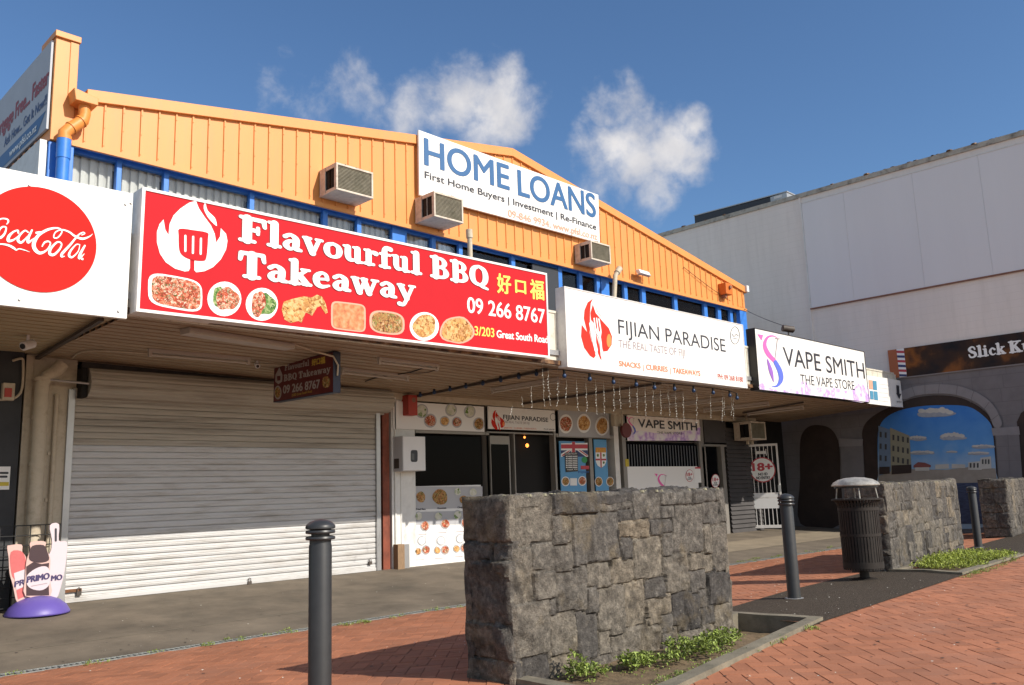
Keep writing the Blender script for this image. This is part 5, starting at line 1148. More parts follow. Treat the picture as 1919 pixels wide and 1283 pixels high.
gtx('18+', c[0]-.25, c[0]+.26, 1.6, .2, 'flag_red', .016); gtx('NO ID', c[0]-.12, c[0]+.12, 1.47, .07, 'text_dark', .004); gtx('NO ENTRY', c[0]-.18, c[0]+.18, 1.37, .07, 'text_dark', .004)
mb = MB(); gbox(mb, gl-.07, gl-.0, 1.02, 1.2, .035); mb.build('lock', 'grey_metal', gt)
mb = MB(); gbox(mb, c[0]-.12, c[0]+.12, 2.05, 2.13, .01); gbox(mb, c[0]-.14, c[0]-.12, 2.0, 2.18, .01); gbox(mb, c[0]+.12, c[0]+.14, 2.0, 2.18, .01); mb.build('name_plate', 'frame_white', gt)

# ------------------------------------------------------------------ drink display at left
dp = thing('drink_display', 'cardboard cut-out of three drink bottles on a purple dome base', 'display stand', (3.53, 11.8, -.03))
c = (3.53, 11.78, gz(11.78)); MB().lathe([(.355, 0), (.355, .02), (.31, .095), (.23, .16), (.14, .195), (.03, .21)], c, 40).build('base', 'purple', dp, smooth='all')
YB_ = 11.78
def bottle(nm_, pts, m_, Y, th=.02): return MB().slab([at(*q, Y) for q in smooth_poly(zp(*pts), 3)], (0, th, 0)).build(nm_, m_, dp)
Ld = [(35, 935), (45, 928), (104, 924), (107, 960), (125, 985), (132, 1060), (130, 1185), (84, 1205), (62, 1120), (46, 1060), (42, 990), (38, 965)]
Rd = [(240, 832), (284, 826), (283, 905), (322, 912), (318, 1000), (300, 1100), (270, 1188), (232, 1172), (230, 1000), (246, 950), (250, 900)]
Md = [(148, 912), (218, 910), (217, 938), (232, 965), (243, 1000), (238, 1080), (243, 1170), (122, 1172), (122, 1080), (128, 1000), (146, 950)]
o = bottle('bottle_cutout', Ld, 'skin_peach', YB_+.03); o['label'] = 'pink drink bottle cut-out'
art(o, 'drink', 'pink_drink', PY(YB_+.03), NY, polys=[smooth_poly(zp((52, 960), (100, 955), (122, 990), (124, 1070), (68, 1090), (50, 1030)), 3), zp((78, 1145), (125, 1120), (126, 1170), (86, 1188))], d=.003)
art(o, 'label_print', 'label_white', PY(YB_+.03), NY, polys=[zp((66, 1062), (126, 1040), (126, 1122), (78, 1142))], d=.006)
txp(o, 'PRIMO', zp((70, 1128))[0], zp((196, 1092))[0], 10, PY(YB_+.03), mat('primo_purple', (.05, .035, .11), .5), NY, bold=.005, d=.008)
o = bottle('bottle_cutout', Rd, 'label_white', YB_+.035); o['label'] = 'white drink bottle cut-out'
txp(o, 'MO', zp((246, 1098))[0], zp((297, 1092))[0], 9.5, PY(YB_+.035), 'primo_purple', NY, bold=.005, d=.006)
art(o, 'cap_print', 'text_dark', PY(YB_+.035), NY, strokes=[[(*zp((268, 850))[0], 4), (*zp((268, 905))[0], 4)]], d=.004)
o = bottle('bottle_cutout', Md, 'skin_peach', YB_); o['label'] = 'dark drink bottle cut-out in front'
art(o, 'drink', 'choc_drink', PY(YB_), NY, polys=[smooth_poly(zp((156, 930), (210, 927), (228, 960), (234, 1000), (185, 1012), (142, 998), (142, 962)), 3), zp((126, 1030), (160, 1008), (200, 1018), (236, 1012), (232, 1060), (236, 1168), (126, 1170), (126, 1090))], d=.003)
art(o, 'label_print', 'label_white', PY(YB_), NY, polys=[smooth_poly(zp((128, 1075), (170, 1040), (215, 1028), (238, 1050), (238, 1112), (205, 1142), (160, 1140), (130, 1118)), 3)], d=.006)
txp(o, 'PRIMO', zp((129, 1107))[0], zp((235, 1088))[0], 11, PY(YB_), 'primo_purple', NY, bold=.006, d=.010)
art(o, 'small_print', 'text_grey', PY(YB_), NY, strokes=[[(*zp((150, 1124))[0], 1), (*zp((225, 1110))[0], 1)]], d=.01)
wr = thing('wire_rack', 'black wire mesh rack standing behind the bottle cut-outs', 'rack', (3.2, 12.0, 0)); mb = MB(); xr = at(112, 1000, 12.05).x
for i in range(9): x = xr-i*.17; mb.tube([(x, 12.05, 0), (x, 12.05, 1.02)], .008, 5)
for i in range(9): z = .04+i*.122; mb.tube([(xr, 12.05, z), (xr-1.5, 12.05, z)], .007, 5)
mb.build('mesh_panel', 'wire_black', wr); mb = MB(); mb.box((xr-1.4, 11.98, 0), (xr-.95, 12.1, .35)); mb.build('tray', 'black_panel', wr)
# ------------------------------------------------------------------ grey building on the right
XG = 24.0
gb = thing('grey_building', 'tall grey rendered building on the right with stained parapet and painted arches', 'building', (XG, 8, 0))
YN, YFAR = 5.0, 26
zt0 = 9.72
MB().box((XG, YN, -.5), (XG+14, YFAR, zt0)).build('wall', 'grey_render', gb)
mb = MB(); mb.box((XG-.05, YN-.05, zt0), (XG+.35, YFAR, zt0+.13)); mb.build('parapet_cap', 'parapet', gb)
mb = MB(); y = YN; rng = random.Random(4)
while y < YFAR:      # moss and grit sitting on the parapet
    s_ = rng.uniform(.02, .10); mb.lathe([(s_, -.01), (s_*.9, s_*.3), (s_*.3, s_*.5)], (XG+rng.uniform(-.03, .1), y, zt0+.13), 7); y += rng.uniform(.03, .5) if y < 11 else rng.uniform(.5, 1.5)
kind(mb.build('moss', 'stain', gb), 'stuff')
MB().box((XG-.035, 11.42, 3.3), (XG, 11.48, zt0)).build('pilaster_edge', 'grey_render', gb)
mb = MB()      # faint block courses
for i in range(34): z = 3.3+i*.19; mb.box((XG-.0025, YN, z), (XG+.01, YFAR, z+.005))
mb.build('mortar_line', mat('render_line', (.70, .635, .58), .9), gb)
# blank billboard of four sheets
bl = thing('blank_billboard', 'large blank pale grey billboard of several sheets on the upper grey wall', 'billboard', (XG, 8, 6.3))
y1 = atX(1503.6, 384.5, XG).y; zb_, zt_b = 6.30, 9.52; ys_ = [y1, atX(1602, 560, XG).y, atX(1709, 335, XG).y-.02, atX(1834, 300, XG).y, 5.03]
for a, b in zip(ys_, ys_[1:]): MB().box((XG-.05, b+.0022, zb_), (XG-.01, a-.0022, zt_b)).build('sheet', 'grey_panel', bl)
mb = MB(); mb.box((XG-.07, 5.02, zb_-.035), (XG, y1+.03, zb_-.001)); mb.build('bottom_rail', 'brown_trim', bl); mb = MB(); mb.box((XG-.065, y1+.002, zb_), (XG, y1+.03, zt_b+.02)); mb.box((XG-.065, 5.02, zt_b+.001), (XG, y1, zt_b+.03)); mb.build('edge_trim', 'white_paint', bl)
# long dark thing on the roof
ro = thing('roof_unit', 'long low dark roof unit with a pale end on the grey building', 'roof unit', (25, 14, 9.8))
A, B = atX(1302, 413, 24.05), atX(1475, 372, 24.05); zr = zt0+.13; zr1 = A.z+.10
mb = MB(); mb.slab([(24.05, A.y, zr), (24.05, B.y+.55, zr), (24.05, B.y+.55, B.z+.20), (24.05, A.y, zr1+.05)], (.6, 0, 0)); mb.build('body', 'black_panel', ro)
MB().slab([(24.05, B.y+.548, zr), (24.05, B.y, zr), (24.05, B.y, B.z+.21), (24.05, B.y+.548, B.z+.20)], (.6, 0, 0)).build('end_cap', 'grey_metal', ro); MB().slab([(24.03, A.y+.02, zr1+.052), (24.03, B.y-.03, B.z+.213), (24.03, B.y-.03, B.z+.245), (24.03, A.y+.02, zr1+.085)], (.65, 0, 0)).build('lid', 'grey_metal', ro)
MB().box((24.04, B.y+.16, zr+.08), (24.05, B.y+.42, zr+.16)).build('plate', 'white_paint', ro)
# barber sign
sl_ = thing('barber_sign', 'long dark barber sign with orange end and striped pole on the grey wall', 'sign', (XG, 8, 4))
pX = PX(XG-.06); q4 = [atX(1663.7, 657, XG-.06), atX(1919, 620.4, XG-.06), atX(1919, 681.3, XG-.06), atX(1669, 707.5, XG-.06)]
zhi, zlo = (q4[0].z+q4[1].z)/2, (q4[2].z+q4[3].z)/2; yl = q4[0].y
MB().box((XG-.06, YN+.1, zlo), (XG, yl, zhi)).build('panel', 'barber_photo', sl_)
ya = atX(1697, 680, XG-.06).y; MB().box((XG-.066, ya, zlo-.001), (XG-.02, yl+.002, zhi+.001)).build('orange_end', mat('dull_orange', (.42, .13, .05), .6), sl_)
yb0, yb1 = atX(1683, 680, XG-.06).y, ya
for nme, m_, par in (('stripe', 'white_vinyl', None), ('stripe', 'flag_red', 1), ('stripe', 'flag_navy', 0)):
    mb = MB(); n_ = 12
    if par is None: mb.poly([(XG-.069, yb0, zlo), (XG-.069, yb1, zlo), (XG-.069, yb1, zhi), (XG-.069, yb0, zhi)])
    else:
        h = (zhi-zlo)/n_
        for i in range(n_):
            if i % 2: continue
            if (i//2) % 2 != par: continue
            z = zlo+i*h; mb.poly([(XG-.072, yb0, z+h*.4), (XG-.072, yb1, z-h*.1 if i else z), (XG-.072, yb1, z+h*.9), (XG-.072, yb0, min(z+h*1.4, zhi))])
    mb.build('pole_'+nme, m_, sl_)
A = atX(*z6((1548, 397))[0], XG-.07); cap = A.z-atX(z6((1548, 397))[0][0], z6((1548, 397))[0][1]+22, XG-.07).z
B = atX(*z6((1800, 362))[0], XG-.07); wy = (A.y-B.y)
mb = MB(); Aw = Vector((XG-.07, A.y, A.z)); slabtext(mb, 'Slick', Aw, Vector((XG-.07, B.y, A.z)), cap, NX); x_ = B.y-.07
slabtext(mb, 'Ku', Vector((XG-.07, x_, A.z)), Vector((XG-.07, x_-wy*.62, A.z)), cap, NX, d=.006); mb.build('lettering', 'white_vinyl', sl_)
# painted arches (a mural, flat on the wall)
mat('mural_cloud_shade', (.30, .32, .36), .8, var=.15, vscale=6)
def sea_sky():   # pigment paler towards the painted horizon
    m = bpy.data.materials.new('mural_sea_sky'); m.use_nodes = True; n, l = m.node_tree.nodes, m.node_tree.links; p = n['Principled BSDF']; p.inputs['Roughness'].default_value = .8
    tc = n.new('ShaderNodeTexCoord'); sp = n.new('ShaderNodeSeparateXYZ'); l.new(tc.outputs['Object'], sp.inputs[0]); t = n.new('ShaderNodeTexNoise'); t.inputs['Scale'].default_value = 2.5; t.inputs['Detail'].default_value = 6; l.new(tc.outputs['Object'], t.inputs['Vector'])
    ma = n.new('ShaderNodeMath'); ma.operation = 'MULTIPLY_ADD'; l.new(t.outputs[0], ma.inputs[0]); ma.inputs[1].default_value = .9; l.new(sp.outputs[2], ma.inputs[2])
    r = n.new('ShaderNodeValToRGB'); mr = n.new('ShaderNodeMapRange'); l.new(ma.outputs[0], mr.inputs[0]); mr.inputs[1].default_value = 1.7; mr.inputs[2].default_value = 3.9; l.new(mr.outputs[0], r.inputs[0]); e = r.color_ramp.elements
    e[0].color = (.34, .46, .58, 1); e[0].position = .05; e[1].color = (.03, .17, .52, 1); e[1].position = .8; x = e.new(.35); x.color = (.10, .29, .60, 1); l.new(r.outputs[0], p.inputs['Base Color']); return m
mu = thing('wall_mural', 'painted mural of stone arches opening on a blue seaside street', 'mural', (XG, 9, 0))
pm = PX(XG)
def mur(nme, m_, polys, d, sm=False): return art(mu, nme, m_, pm, NX, polys=[smooth_poly(z6(*p), 4) if sm else z6(*p) for p in polys], d=d)
ztop = zlo-.03
MB().poly([(XG-.006, YN, -.3), (XG-.006, 18, -.3), (XG-.006, 18, ztop), (XG-.006, YN, ztop)][::-1]).build('painted_stone', 'mural_stone', mu)
MB().box((XG-.05, YN, ztop), (XG-.001, yl+.6, ztop+.09)).build('ledge', 'mural_stone_light', mu)
mb = MB(); rng = random.Random(8); z = .0
while z < ztop-.1:
    mb.poly([(XG-.010, YN, z), (XG-.010, 18, z), (XG-.010, 18, z+.014), (XG-.010, YN, z+.014)][::-1]); y = YN+rng.uniform(0, .5)
    while y < 17: mb.poly([(XG-.0101, y, z+.014), (XG-.0101, y+.014, z+.014), (XG-.0101, y+.014, z+.33), (XG-.0101, y, z+.33)][::-1]); y += rng.uniform(.45, .8)
    z += .34
mb.build('painted_joint', 'mural_line', mu)
arch_in = [(955, 1500), (948, 1180), (945, 930), (962, 840), (1012, 782), (1110, 738), (1250, 714), (1400, 708), (1500, 711), (1575, 728), (1650, 780), (1698, 835), (1715, 910), (1735, 1160), (1760, 1500)]
mur('dark_reveal', 'mural_dark', [[(862, 1500), (858, 1190), (845, 960), (842, 880), (875, 815), (960, 752), (1100, 690), (1210, 655), (1350, 642), (1480, 655), (1590, 700), (1670, 760), (1712, 830), (1725, 920), (1745, 1180), (1770, 1500)]], .014, True)
mur('painted_sky', sea_sky(), [arch_in], .02, True)
mur('painted_sand', 'mural_sand', [[(950, 1130), (1180, 1135), (1400, 1140), (1560, 1120), (1731, 1130), (1750, 1300), (950, 1300)]], .026)
mur('painted_water', 'mural_water', [[(950, 1225), (1350, 1230), (1745, 1222), (1762, 1500), (955, 1500)]], .03)
for c, rx, ry in (((1330, 758), 118, 34), ((1445, 918), 80, 28), ((1210, 930), 60, 18), ((1650, 985), 75, 14), ((1240, 1025), 80, 14), ((1620, 1030), 70, 12), ((1440, 1020), 35, 8)):
    rr = random.Random(int(c[0])); mur('painted_cloud', 'mural_cloud_shade', [blob((c[0], c[1]+ry*.25), rx, ry*.7, int(c[0]), 30, .12)]+[circ((c[0]+rr.uniform(-.9, .9)*rx, c[1]+rr.uniform(-.3, .5)*ry), rx*.2, ry*.4, 12) for _ in range(12)], .026)
    mur('painted_cloud', 'mural_cloud', [circ((c[0]+q*rx*.85+rr.uniform(-.08, .08)*rx, c[1]-ry*.35*(1-q*q)-rr.uniform(0, .35)*ry), rx*rr.uniform(.12, .22), ry*rr.uniform(.25, .5), 14) for q in np.linspace(-1, 1, 17)], .0275)
mur('painted_house', 'mural_blue', [[(950, 845), (1030, 872), (1035, 1150), (955, 1180)]], .030); mur('painted_house', 'mural_yellow', [[(1028, 858), (1158, 912), (1170, 1110), (1172, 1150), (1035, 1160)]], .034)
mb = MB(); ps = []
for (x0, y0, sx, sy, nx_, ny_) in ((960, 885, 34, 78, 2, 4), (1045, 905, 32, 72, 4, 3)):
    for i in range(nx_):
        for j in range(ny_): x, y = x0+i*sx, y0+j*sy+i*(6 if nx_ == 4 else 4); ps.append([(x, y), (x+13, y+2), (x+13, y+38), (x, y+36)])
mur('painted_window', 'mural_window', ps, .040)
mur('painted_shopfront', 'mural_dark', [[(1040, 1110), (1172, 1105), (1172, 1160), (1040, 1170)], [(958, 1120), (1028, 1118), (1028, 1165), (958, 1170)]], .044)
mur('painted_house', 'mural_roof', [[(1185, 1110), (1215, 1088), (1260, 1092), (1300, 1108), (1300, 1122), (1185, 1125)]], .032)
mur('painted_house', 'mural_cloud', [[(1195, 1124), (1290, 1122), (1290, 1145), (1195, 1146)], [(1550, 1090), (1640, 1080), (1640, 1140), (1550, 1140)], [(1630, 1060), (1700, 1050), (1705, 1130), (1632, 1135)], [(1330, 1105), (1420, 1100), (1420, 1130), (1330, 1135)], [(1440, 1100), (1530, 1104), (1530, 1128), (1440, 1130)]], .0335)
mur('painted_window', 'mural_window', [[(1560+i*24, 1095), (1572+i*24, 1094), (1572+i*24, 1125), (1560+i*24, 1126)] for i in range(3)]+[[(1642+i*20, 1070), (1652+i*20, 1069), (1652+i*20, 1100), (1642+i*20, 1101)] for i in range(3)], .040)
# voussoir band, column and capital as painted strokes
W = lambda pts, w: [(*z6(p)[0], w/3.56) for p in pts]
art(mu, 'painted_arch', 'mural_stone_light', pm, NX, strokes=[W([(1125, 640), (1210, 612), (1350, 600), (1480, 612), (1610, 660), (1700, 735), (1745, 830)], 62)], d=.046)
art(mu, 'painted_joint', 'mural_line', pm, NX, strokes=[W(p, 3) for p in (((1165, 555), (1200, 655)), ((1262, 548), (1264, 648)), ((1360, 560), (1350, 642)), ((1480, 570), (1470, 648)), ((1590, 610), (1565, 690)), ((1690, 690), (1650, 745)), ((1755, 770), (1700, 812)), ((1740, 985), (1890, 980)), ((1745, 1080), (1900, 1075)), ((1815, 905), (1830, 1170)))], d=.052)
mur('painted_capital', 'mural_stone_light', [[(1705, 862), (1888, 850), (1896, 905), (1716, 912)]], .050); mur('painted_capital', 'mural_stone_light', [[(690, 930), (850, 935), (845, 980), (690, 985)]], .050)
mur('painted_column', 'mural_stone', [[(1735, 912), (1890, 905), (1935, 1500), (1775, 1500)]], .048); mur('painted_column', 'mural_stone', [[(700, 985), (850, 980), (868, 1500), (715, 1500)]], .048)
mur('dark_opening', 'mural_dark', [[(430, 1500), (427, 1200), (425, 1000), (440, 900), (500, 845), (600, 850), (660, 900), (690, 1000), (695, 1200), (700, 1500)]], .014, True)
mur('dark_opening', 'mural_dark', [[(1900, 1500), (1880, 900), (1872, 820), (1900, 760), (1960, 720), (2300, 700), (2300, 1500)]], .014)

# ------------------------------------------------------------------ low basalt walls
def rubble(nx, nz, rng, minw=1):
    occ = [[False]*nz for _ in range(nx)]; out = []
    for j in range(nz-1, -1, -1):
        for i in range(nx):
            if occ[i][j]: continue
            w = rng.choice((1, 2, 2, 3, 3, 3)); h = rng.choice((1, 2, 2, 2, 3))
            w2 = 0
            while w2 < w and i+w2 < nx and not occ[i+w2][j]: w2 += 1
            h2 = 0
            while h2 < h and j-h2 >= 0 and all(not occ[i+k][j-h2] for k in range(w2)): h2 += 1
            if i+w2 == nx-1 and not occ[nx-1][j] and h2 and all(not occ[nx-1][j-q] for q in range(h2)): w2 += 1
            for a in range(w2):
                for b in range(h2): occ[i+a][j-b] = True
            out.append((i, j-h2+1, w2, h2))
    return out
def stones(mb, org, ex, ez, W_, H__, cell, seed, rough=.018, step=.02, layout=None, rects=None):
    """squared rubble facing as a relief: a map of stones, joints cut between them, each stone with its own level, tilt and broken face"""
    rng = random.Random(seed); org, ex, ez = Vector(org), Vector(ex).normalized(), Vector(ez).normalized(); n_ = ex.cross(ez)
    if rects is None:
        nx, nz = max(1, round(W_/cell)), max(1, round(H__/cell)); cw, ch = W_/nx, H__/nz
        jx = [0]+[rng.uniform(-.3, .3)*cw for _ in range(nx-1)]+[0]; jz = [0]+[rng.uniform(-.3, .3)*ch for _ in range(nz-1)]+[0]
        rects = [(i*cw+jx[i], j*ch+jz[j], (i+w)*cw+jx[i+w], (j+h)*ch+jz[j+h]) for (i, j, w, h) in (layout or rubble(nx, nz, rng))]
    res = .006; NU, NV = int(W_/res)+2, int(H__/res)+2; lab = np.full((NU, NV), -1)
    for k, (u0, v0, u1, v1) in sorted(enumerate(rects), key=lambda r: -(r[1][2]-r[1][0])*(r[1][3]-r[1][1])): lab[max(0, int(u0/res)):max(0, int(u1/res)), max(0, int(v0/res)):max(0, int(v1/res))] = k
    for _ in range(400):
        if (lab >= 0).all(): break
        for ax, d_ in ((0, 1), (0, -1), (1, 1), (1, -1)):
            sh_ = np.roll(lab, d_, ax); m_ = (lab < 0) & (sh_ >= 0)
            if d_ == 1: m_[0 if ax == 0 else slice(None), slice(None) if ax == 0 else 0] = False
            else: m_[-1 if ax == 0 else slice(None), slice(None) if ax == 0 else -1] = False
            lab[m_] = sh_[m_]
    D = np.full(lab.shape, 9)
    for r_ in (4, 3, 2, 1):
        for a in range(-r_, r_+1):
            for b in range(-r_, r_+1):
                if max(abs(a), abs(b)) != r_: continue
                sh_ = np.roll(np.roll(lab, a, 0), b, 1); m_ = sh_ != lab
                if a > 0: m_[:a] = False
                if a < 0: m_[a:] = False
                if b > 0: m_[:, :b] = False
                if b < 0: m_[:, b:] = False
                D[m_] = np.minimum(D[m_], r_)
    P = [(rng.uniform(-.006, .010), rng.uniform(-.05, .05), rng.uniform(-.05, .05), Vector([rng.uniform(0, 99) for _ in range(3)]), rng.betavariate(1.6, 1.9), rng.uniform(.4, 1.5)) for _ in rects]
    C_ = [((r[0]+r[2])/2, (r[1]+r[3])/2) for r in rects]
    nu, nv = max(2, round(W_/step)), max(2, round(H__/step)); vs, L_ = [], []
    for b in range(nv+1):
        for a in range(nu+1):
            u, v = W_*a/nu, H__*b/nv; p = Vector((u, v, seed*3.1))
            wu = u+noise.noise(p*9)*.006+noise.noise(p*37)*.003; wv = v+noise.noise(p*9+Vector((7, 3, 1)))*.006+noise.noise(p*37+Vector((1, 9, 4)))*.003
            iu, iv = min(max(int(wu/res), 0), NU-1), min(max(int(wv/res), 0), NV-1); k = int(lab[iu, iv]); dd = D[iu, iv]; off, t0, t1, sd, tone, rg = P[k]
            q = p+sd; f = noise.fractal(q*6.5, .8, 2.1, 5)*rough*.55*rg+abs(noise.noise(q*2.7))*rough*.9*rg
            if noise.noise(q*4.3) > .18: f += rough*.45*rg
            f -= max(0, noise.noise(q*9)-.42)*.05
            joint = {1: .018, 2: .004, 3: .001}.get(int(dd), 0)
            e = min(u, W_-u, v, H__-v); ed = .016*max(0, 1-e/.022)
            vs.append(org+ex*(u+noise.noise(p*15)*.004)+ez*(v+noise.noise(p*15+Vector((5, 5, 5)))*.004)+n_*(off+t0*(u-C_[k][0])+t1*(v-C_[k][1])+f-joint-ed)); L_.append(tone)
    q = nu+1; fs, ts = [], []
    for b in range(nv):
        for a in range(nu): fs.append((b*q+a, b*q+a+1, (b+1)*q+a+1, (b+1)*q+a)); ts.append(L_[b*q+a])
    base = len(vs); rim = [a for a in range(q)]+[b*q+nu for b in range(1, nv+1)]+[nv*q+a for a in range(nu-1, -1, -1)]+[b*q for b in range(nv-1, 0, -1)]
    for r_ in rim: vs.append(vs[r_]-n_*.06)
    m_ = len(rim)
    for z in range(m_): fs.append((rim[z], base+z, base+(z+1) % m_, rim[(z+1) % m_])); ts.append(L_[rim[z]])
    o = len(mb.v); mb.v += [tuple(v) for v in vs]; mb.f += [tuple(i+o for i in f) for f in fs]; mb.t += ts
def basalt_wall(label, A, B, th, h, seed, zb=-.06, step=.022, rects=None):
    A, B = Vector((A[0], A[1], 0)), Vector((B[0], B[1], 0)); ex = (B-A).normalized(); L = (B-A).length; n_ = Vector((-ex.y, ex.x, 0))
    t = thing('stone_wall', label, 'wall', A+ex*L/2+n_*th/2, 'low basalt walls'); Z = Vector((0, 0, 1))
    mb = MB(); stones(mb, A+Z*zb, ex, Z, L, h-zb, .122, seed, step=step, rects=rects); mb.build('front_facing', 'stone', t, smooth=True)
    mb = MB(); stones(mb, A+n_*th+Z*zb, -n_, Z, th, h-zb, .24, seed+1, .03, .014, layout=[(0, j, 1, 1) if j % 2 else (0, j, 2, 1) for j in range(round((h-zb)/.24))]+[(1, j, 1, 1) for j in range(1, round((h-zb)/.24), 2)]); 
    stones(mb, B+Z*zb, n_, Z, th, h-zb, .2, seed+2, .025, .03); mb.build('end_facing', 'stone', t, smooth=True)
    mb = MB(); stones(mb, B+n_*th+Z*zb, -ex, Z, L, h-zb, .2, seed+3, .02, .05); mb.build('back_facing', 'stone', t, smooth=True)
    mb = MB(); stones(mb, A+Z*(h-.012), ex, n_, L, th, .25, seed+4, .03, .02); mb.build('top_course', 'stone', t, smooth=True)
    c = [A+ex*.02+n_*.02, B-ex*.02+n_*.02, B-ex*.02+n_*(th-.02), A+ex*.02+n_*(th-.02)]
    MB().slab([p+Z*(zb-.1) for p in c][::-1], Z*(h-zb+.07)).build('core', 'stone_core', t)
    mb = MB(); rng = random.Random(seed)
    for i in range(int(L*26)):
        p = A+ex*rng.uniform(0, L)+n_*rng.betavariate(1, 3)*th; s_ = rng.uniform(.004, .018); mb.lathe([(s_*1.5, -.014), (s_, s_*.2), (s_*.3, s_*.3)], (p.x, p.y, h+.002), 6)
    kind(mb.build('lichen', 'lichen', t), 'stuff')
    return t
RZ = [(345,130,592,460),(592,120,858,265),(858,110,1062,240),(1062,105,1238,298),(1238,98,1410,205),(1410,90,1560,195),(1560,75,1660,322),(592,268,700,440),(700,262,990,560),(985,235,1068,306),(990,306,1168,403),(1168,298,1302,385),(1238,215,1320,285),(1302,210,1490,505),(1480,195,1590,330),(1000,405,1067,532),(1067,390,1247,660),(1247,380,1310,517),(1490,325,1542,500),(1542,320,1675,600),(345,465,478,783),(470,435,708,605),(480,608,615,766),(615,590,797,853),(797,560,940,696),(940,535,1068,672),(1250,512,1410,722),(1410,500,1548,606),(1410,606,1510,722),(1510,590,1690,818),(797,700,860,850),(860,680,1024,970),(1024,668,1148,922),(1148,655,1262,760),(1155,757,1302,902),(1302,728,1467,942),(1465,713,1520,822),(1468,822,1560,912),(1560,810,1690,980),(350,785,580,1142),(580,765,620,870),(580,865,737,1083),(735,848,864,1117),(578,1075,735,1190),(350,1142,578,1240),(735,1105,942,1200),(864,968,942,1095),(942,940,1237,1200),(1237,868,1310,962),(1237,958,1345,1085),(1345,905,1560,1060)]
w1A, w1B = Vector((4.07, 4.14, 0)), Vector((6.80, 4.20, 0)); w1e = (w1B-w1A).normalized()
def w1uv(x, y):
    d_ = ray(850+x/3.184, 880+y/3.184); n2 = Vector((-w1e.y, w1e.x, 0)); t = (w1A-EYE).dot(n2)/d_.dot(n2); p = EYE+d_*t; return (p-w1A).dot(w1e), p.z+.06
w1r = []
for (x0, y0, x1, y1) in RZ:
    (ua, va), (ub, vb) = w1uv(x0, y0), w1uv(x1, y1); w1r.append((ua if x0 > 360 else -.1, vb if y1 < 1190 else -.1, ub if x1 < 1655 else 3, va if y0 > 135 else 2))
basalt_wall('nearest low wall of squared grey basalt with weeds along its foot', (4.07, 4.14), (6.80, 4.20), .45, 1.19, 21, step=.0115, rects=w1r)
basalt_wall('low basalt wall behind the slatted rubbish bin', (12.25, 5.02), (16.85, 5.60), .55, 1.17, 33, step=.02)
basalt_wall('furthest low basalt wall, cut off at the right edge, mossy corner', (20.85, 5.92), (23.4, 6.2), .55, 1.15, 47)
# planters: kerb and soil
def planter(label, pts, seed):
    pts = [Vector((p[0], p[1], 0)) for p in pts]; c = sum(pts, Vector())/len(pts); t = thing('planter_kerb', label, 'planter', (c.x, c.y, 0), 'kerbed planting beds')
    n_ = len(pts); w = .11; inn = []
    for i in range(n_):
        a, b, d_ = pts[i-1], pts[i], pts[(i+1) % n_]; e1, e2 = (b-a).normalized(), (d_-b).normalized(); n1, n2 = Vector((-e1.y, e1.x, 0)), Vector((-e2.y, e2.x, 0)); m_ = (n1+n2).normalized(); inn.append(b+m_*w/max(.4, m_.dot(n1)))
    mb = MB(); ht = .034
    for i in range(n_):
        j = (i+1) % n_; a, b, c_, d_ = pts[i], pts[j], inn[j], inn[i]; Zb = Vector((0, 0, -.15)); Zt = Vector((0, 0, ht)); K = 10
        for k in range(K):
            q = [a+(b-a)*(k/K), a+(b-a)*((k+1)/K), d_+(c_-d_)*((k+1)/K), d_+(c_-d_)*(k/K)]
            zz_ = [Vector((0, 0, ht+gz(p.y)+noise.noise(p*3)*.006)) for p in q]; mb.poly([p+z for p, z in zip(q, zz_)])
            mb.poly([q[0]+Zb, q[1]+Zb, q[1]+zz_[1], q[0]+zz_[0]]); mb.poly([q[2]+Zb, q[3]+Zb, q[3]+zz_[3], q[2]+zz_[2]])
    mb.build('kerb', 'kerb_concrete', t)
    mb = MB(); N = 26; a, b, c_, d_ = inn
    for i in range(N):
        for j in range(10):
            q = []
            for (s_, u) in ((i/N, j/10), ((i+1)/N, j/10), ((i+1)/N, (j+1)/10), (i/N, (j+1)/10)):
                p = (a+(b-a)*s_)*(1-u)+(d_+(c_-d_)*s_)*u; q.append(p+Vector((0, 0, -.015+gz(p.y)+noise.noise(p*6)*.016-.11*min(1, max(0, (s_-.62)/.2)))))
            mb.poly(q)
    mb.build('soil', 'soil', t, smooth='all'); return t
planter('kerbed soil bed at the foot of the nearest basalt wall', BEDS[0], 1)
planter('kerbed grassy bed at the foot of the wall behind the bin', BEDS[1], 2)
# weeds and grass: leaves
def leaves(mb, c, r, h, n_, rng, lw=.012, ll=.05):
    for _ in range(n_):
        a = rng.uniform(0, 6.283); q = r*math.sqrt(rng.random()); x, y = c[0]+q*math.cos(a), c[1]+q*math.sin(a); hh = h*(1-(q/r)**2*.6)*rng.random()
        b = rng.uniform(0, 6.283); el = rng.uniform(-.2, 1.2); L = ll*rng.uniform(.5, 1.3); w = lw*rng.uniform(.6, 1.4)
        d_ = Vector((math.cos(b)*math.cos(el), math.sin(b)*math.cos(el), math.sin(el))); s_ = Vector((-math.sin(b), math.cos(b), 0)); p = Vector((x, y, c[2]+hh)); m_ = p+d_*L*.55+Vector((0, 0, .006))
        mb.add([p, m_-s_*w, p+d_*L-Vector((0, 0, L*.2)), m_+s_*w], [(0, 1, 2, 3)], rng.random())
def weed(label, m_, clumps, seed, group):
    rng = random.Random(seed); mb = MB()
    for (x, y, r, h, n_, lw, ll) in clumps: leaves(mb, (x, y, gz(y)+.015), r, h, n_, rng, lw, ll)
    o = mb.build('weed', m_, None); return o
wc = lambda px, py, r, h, n_, lw=.010, ll=.045: (*atG(px, py, .02)[:2], r, h, n_, lw, ll)
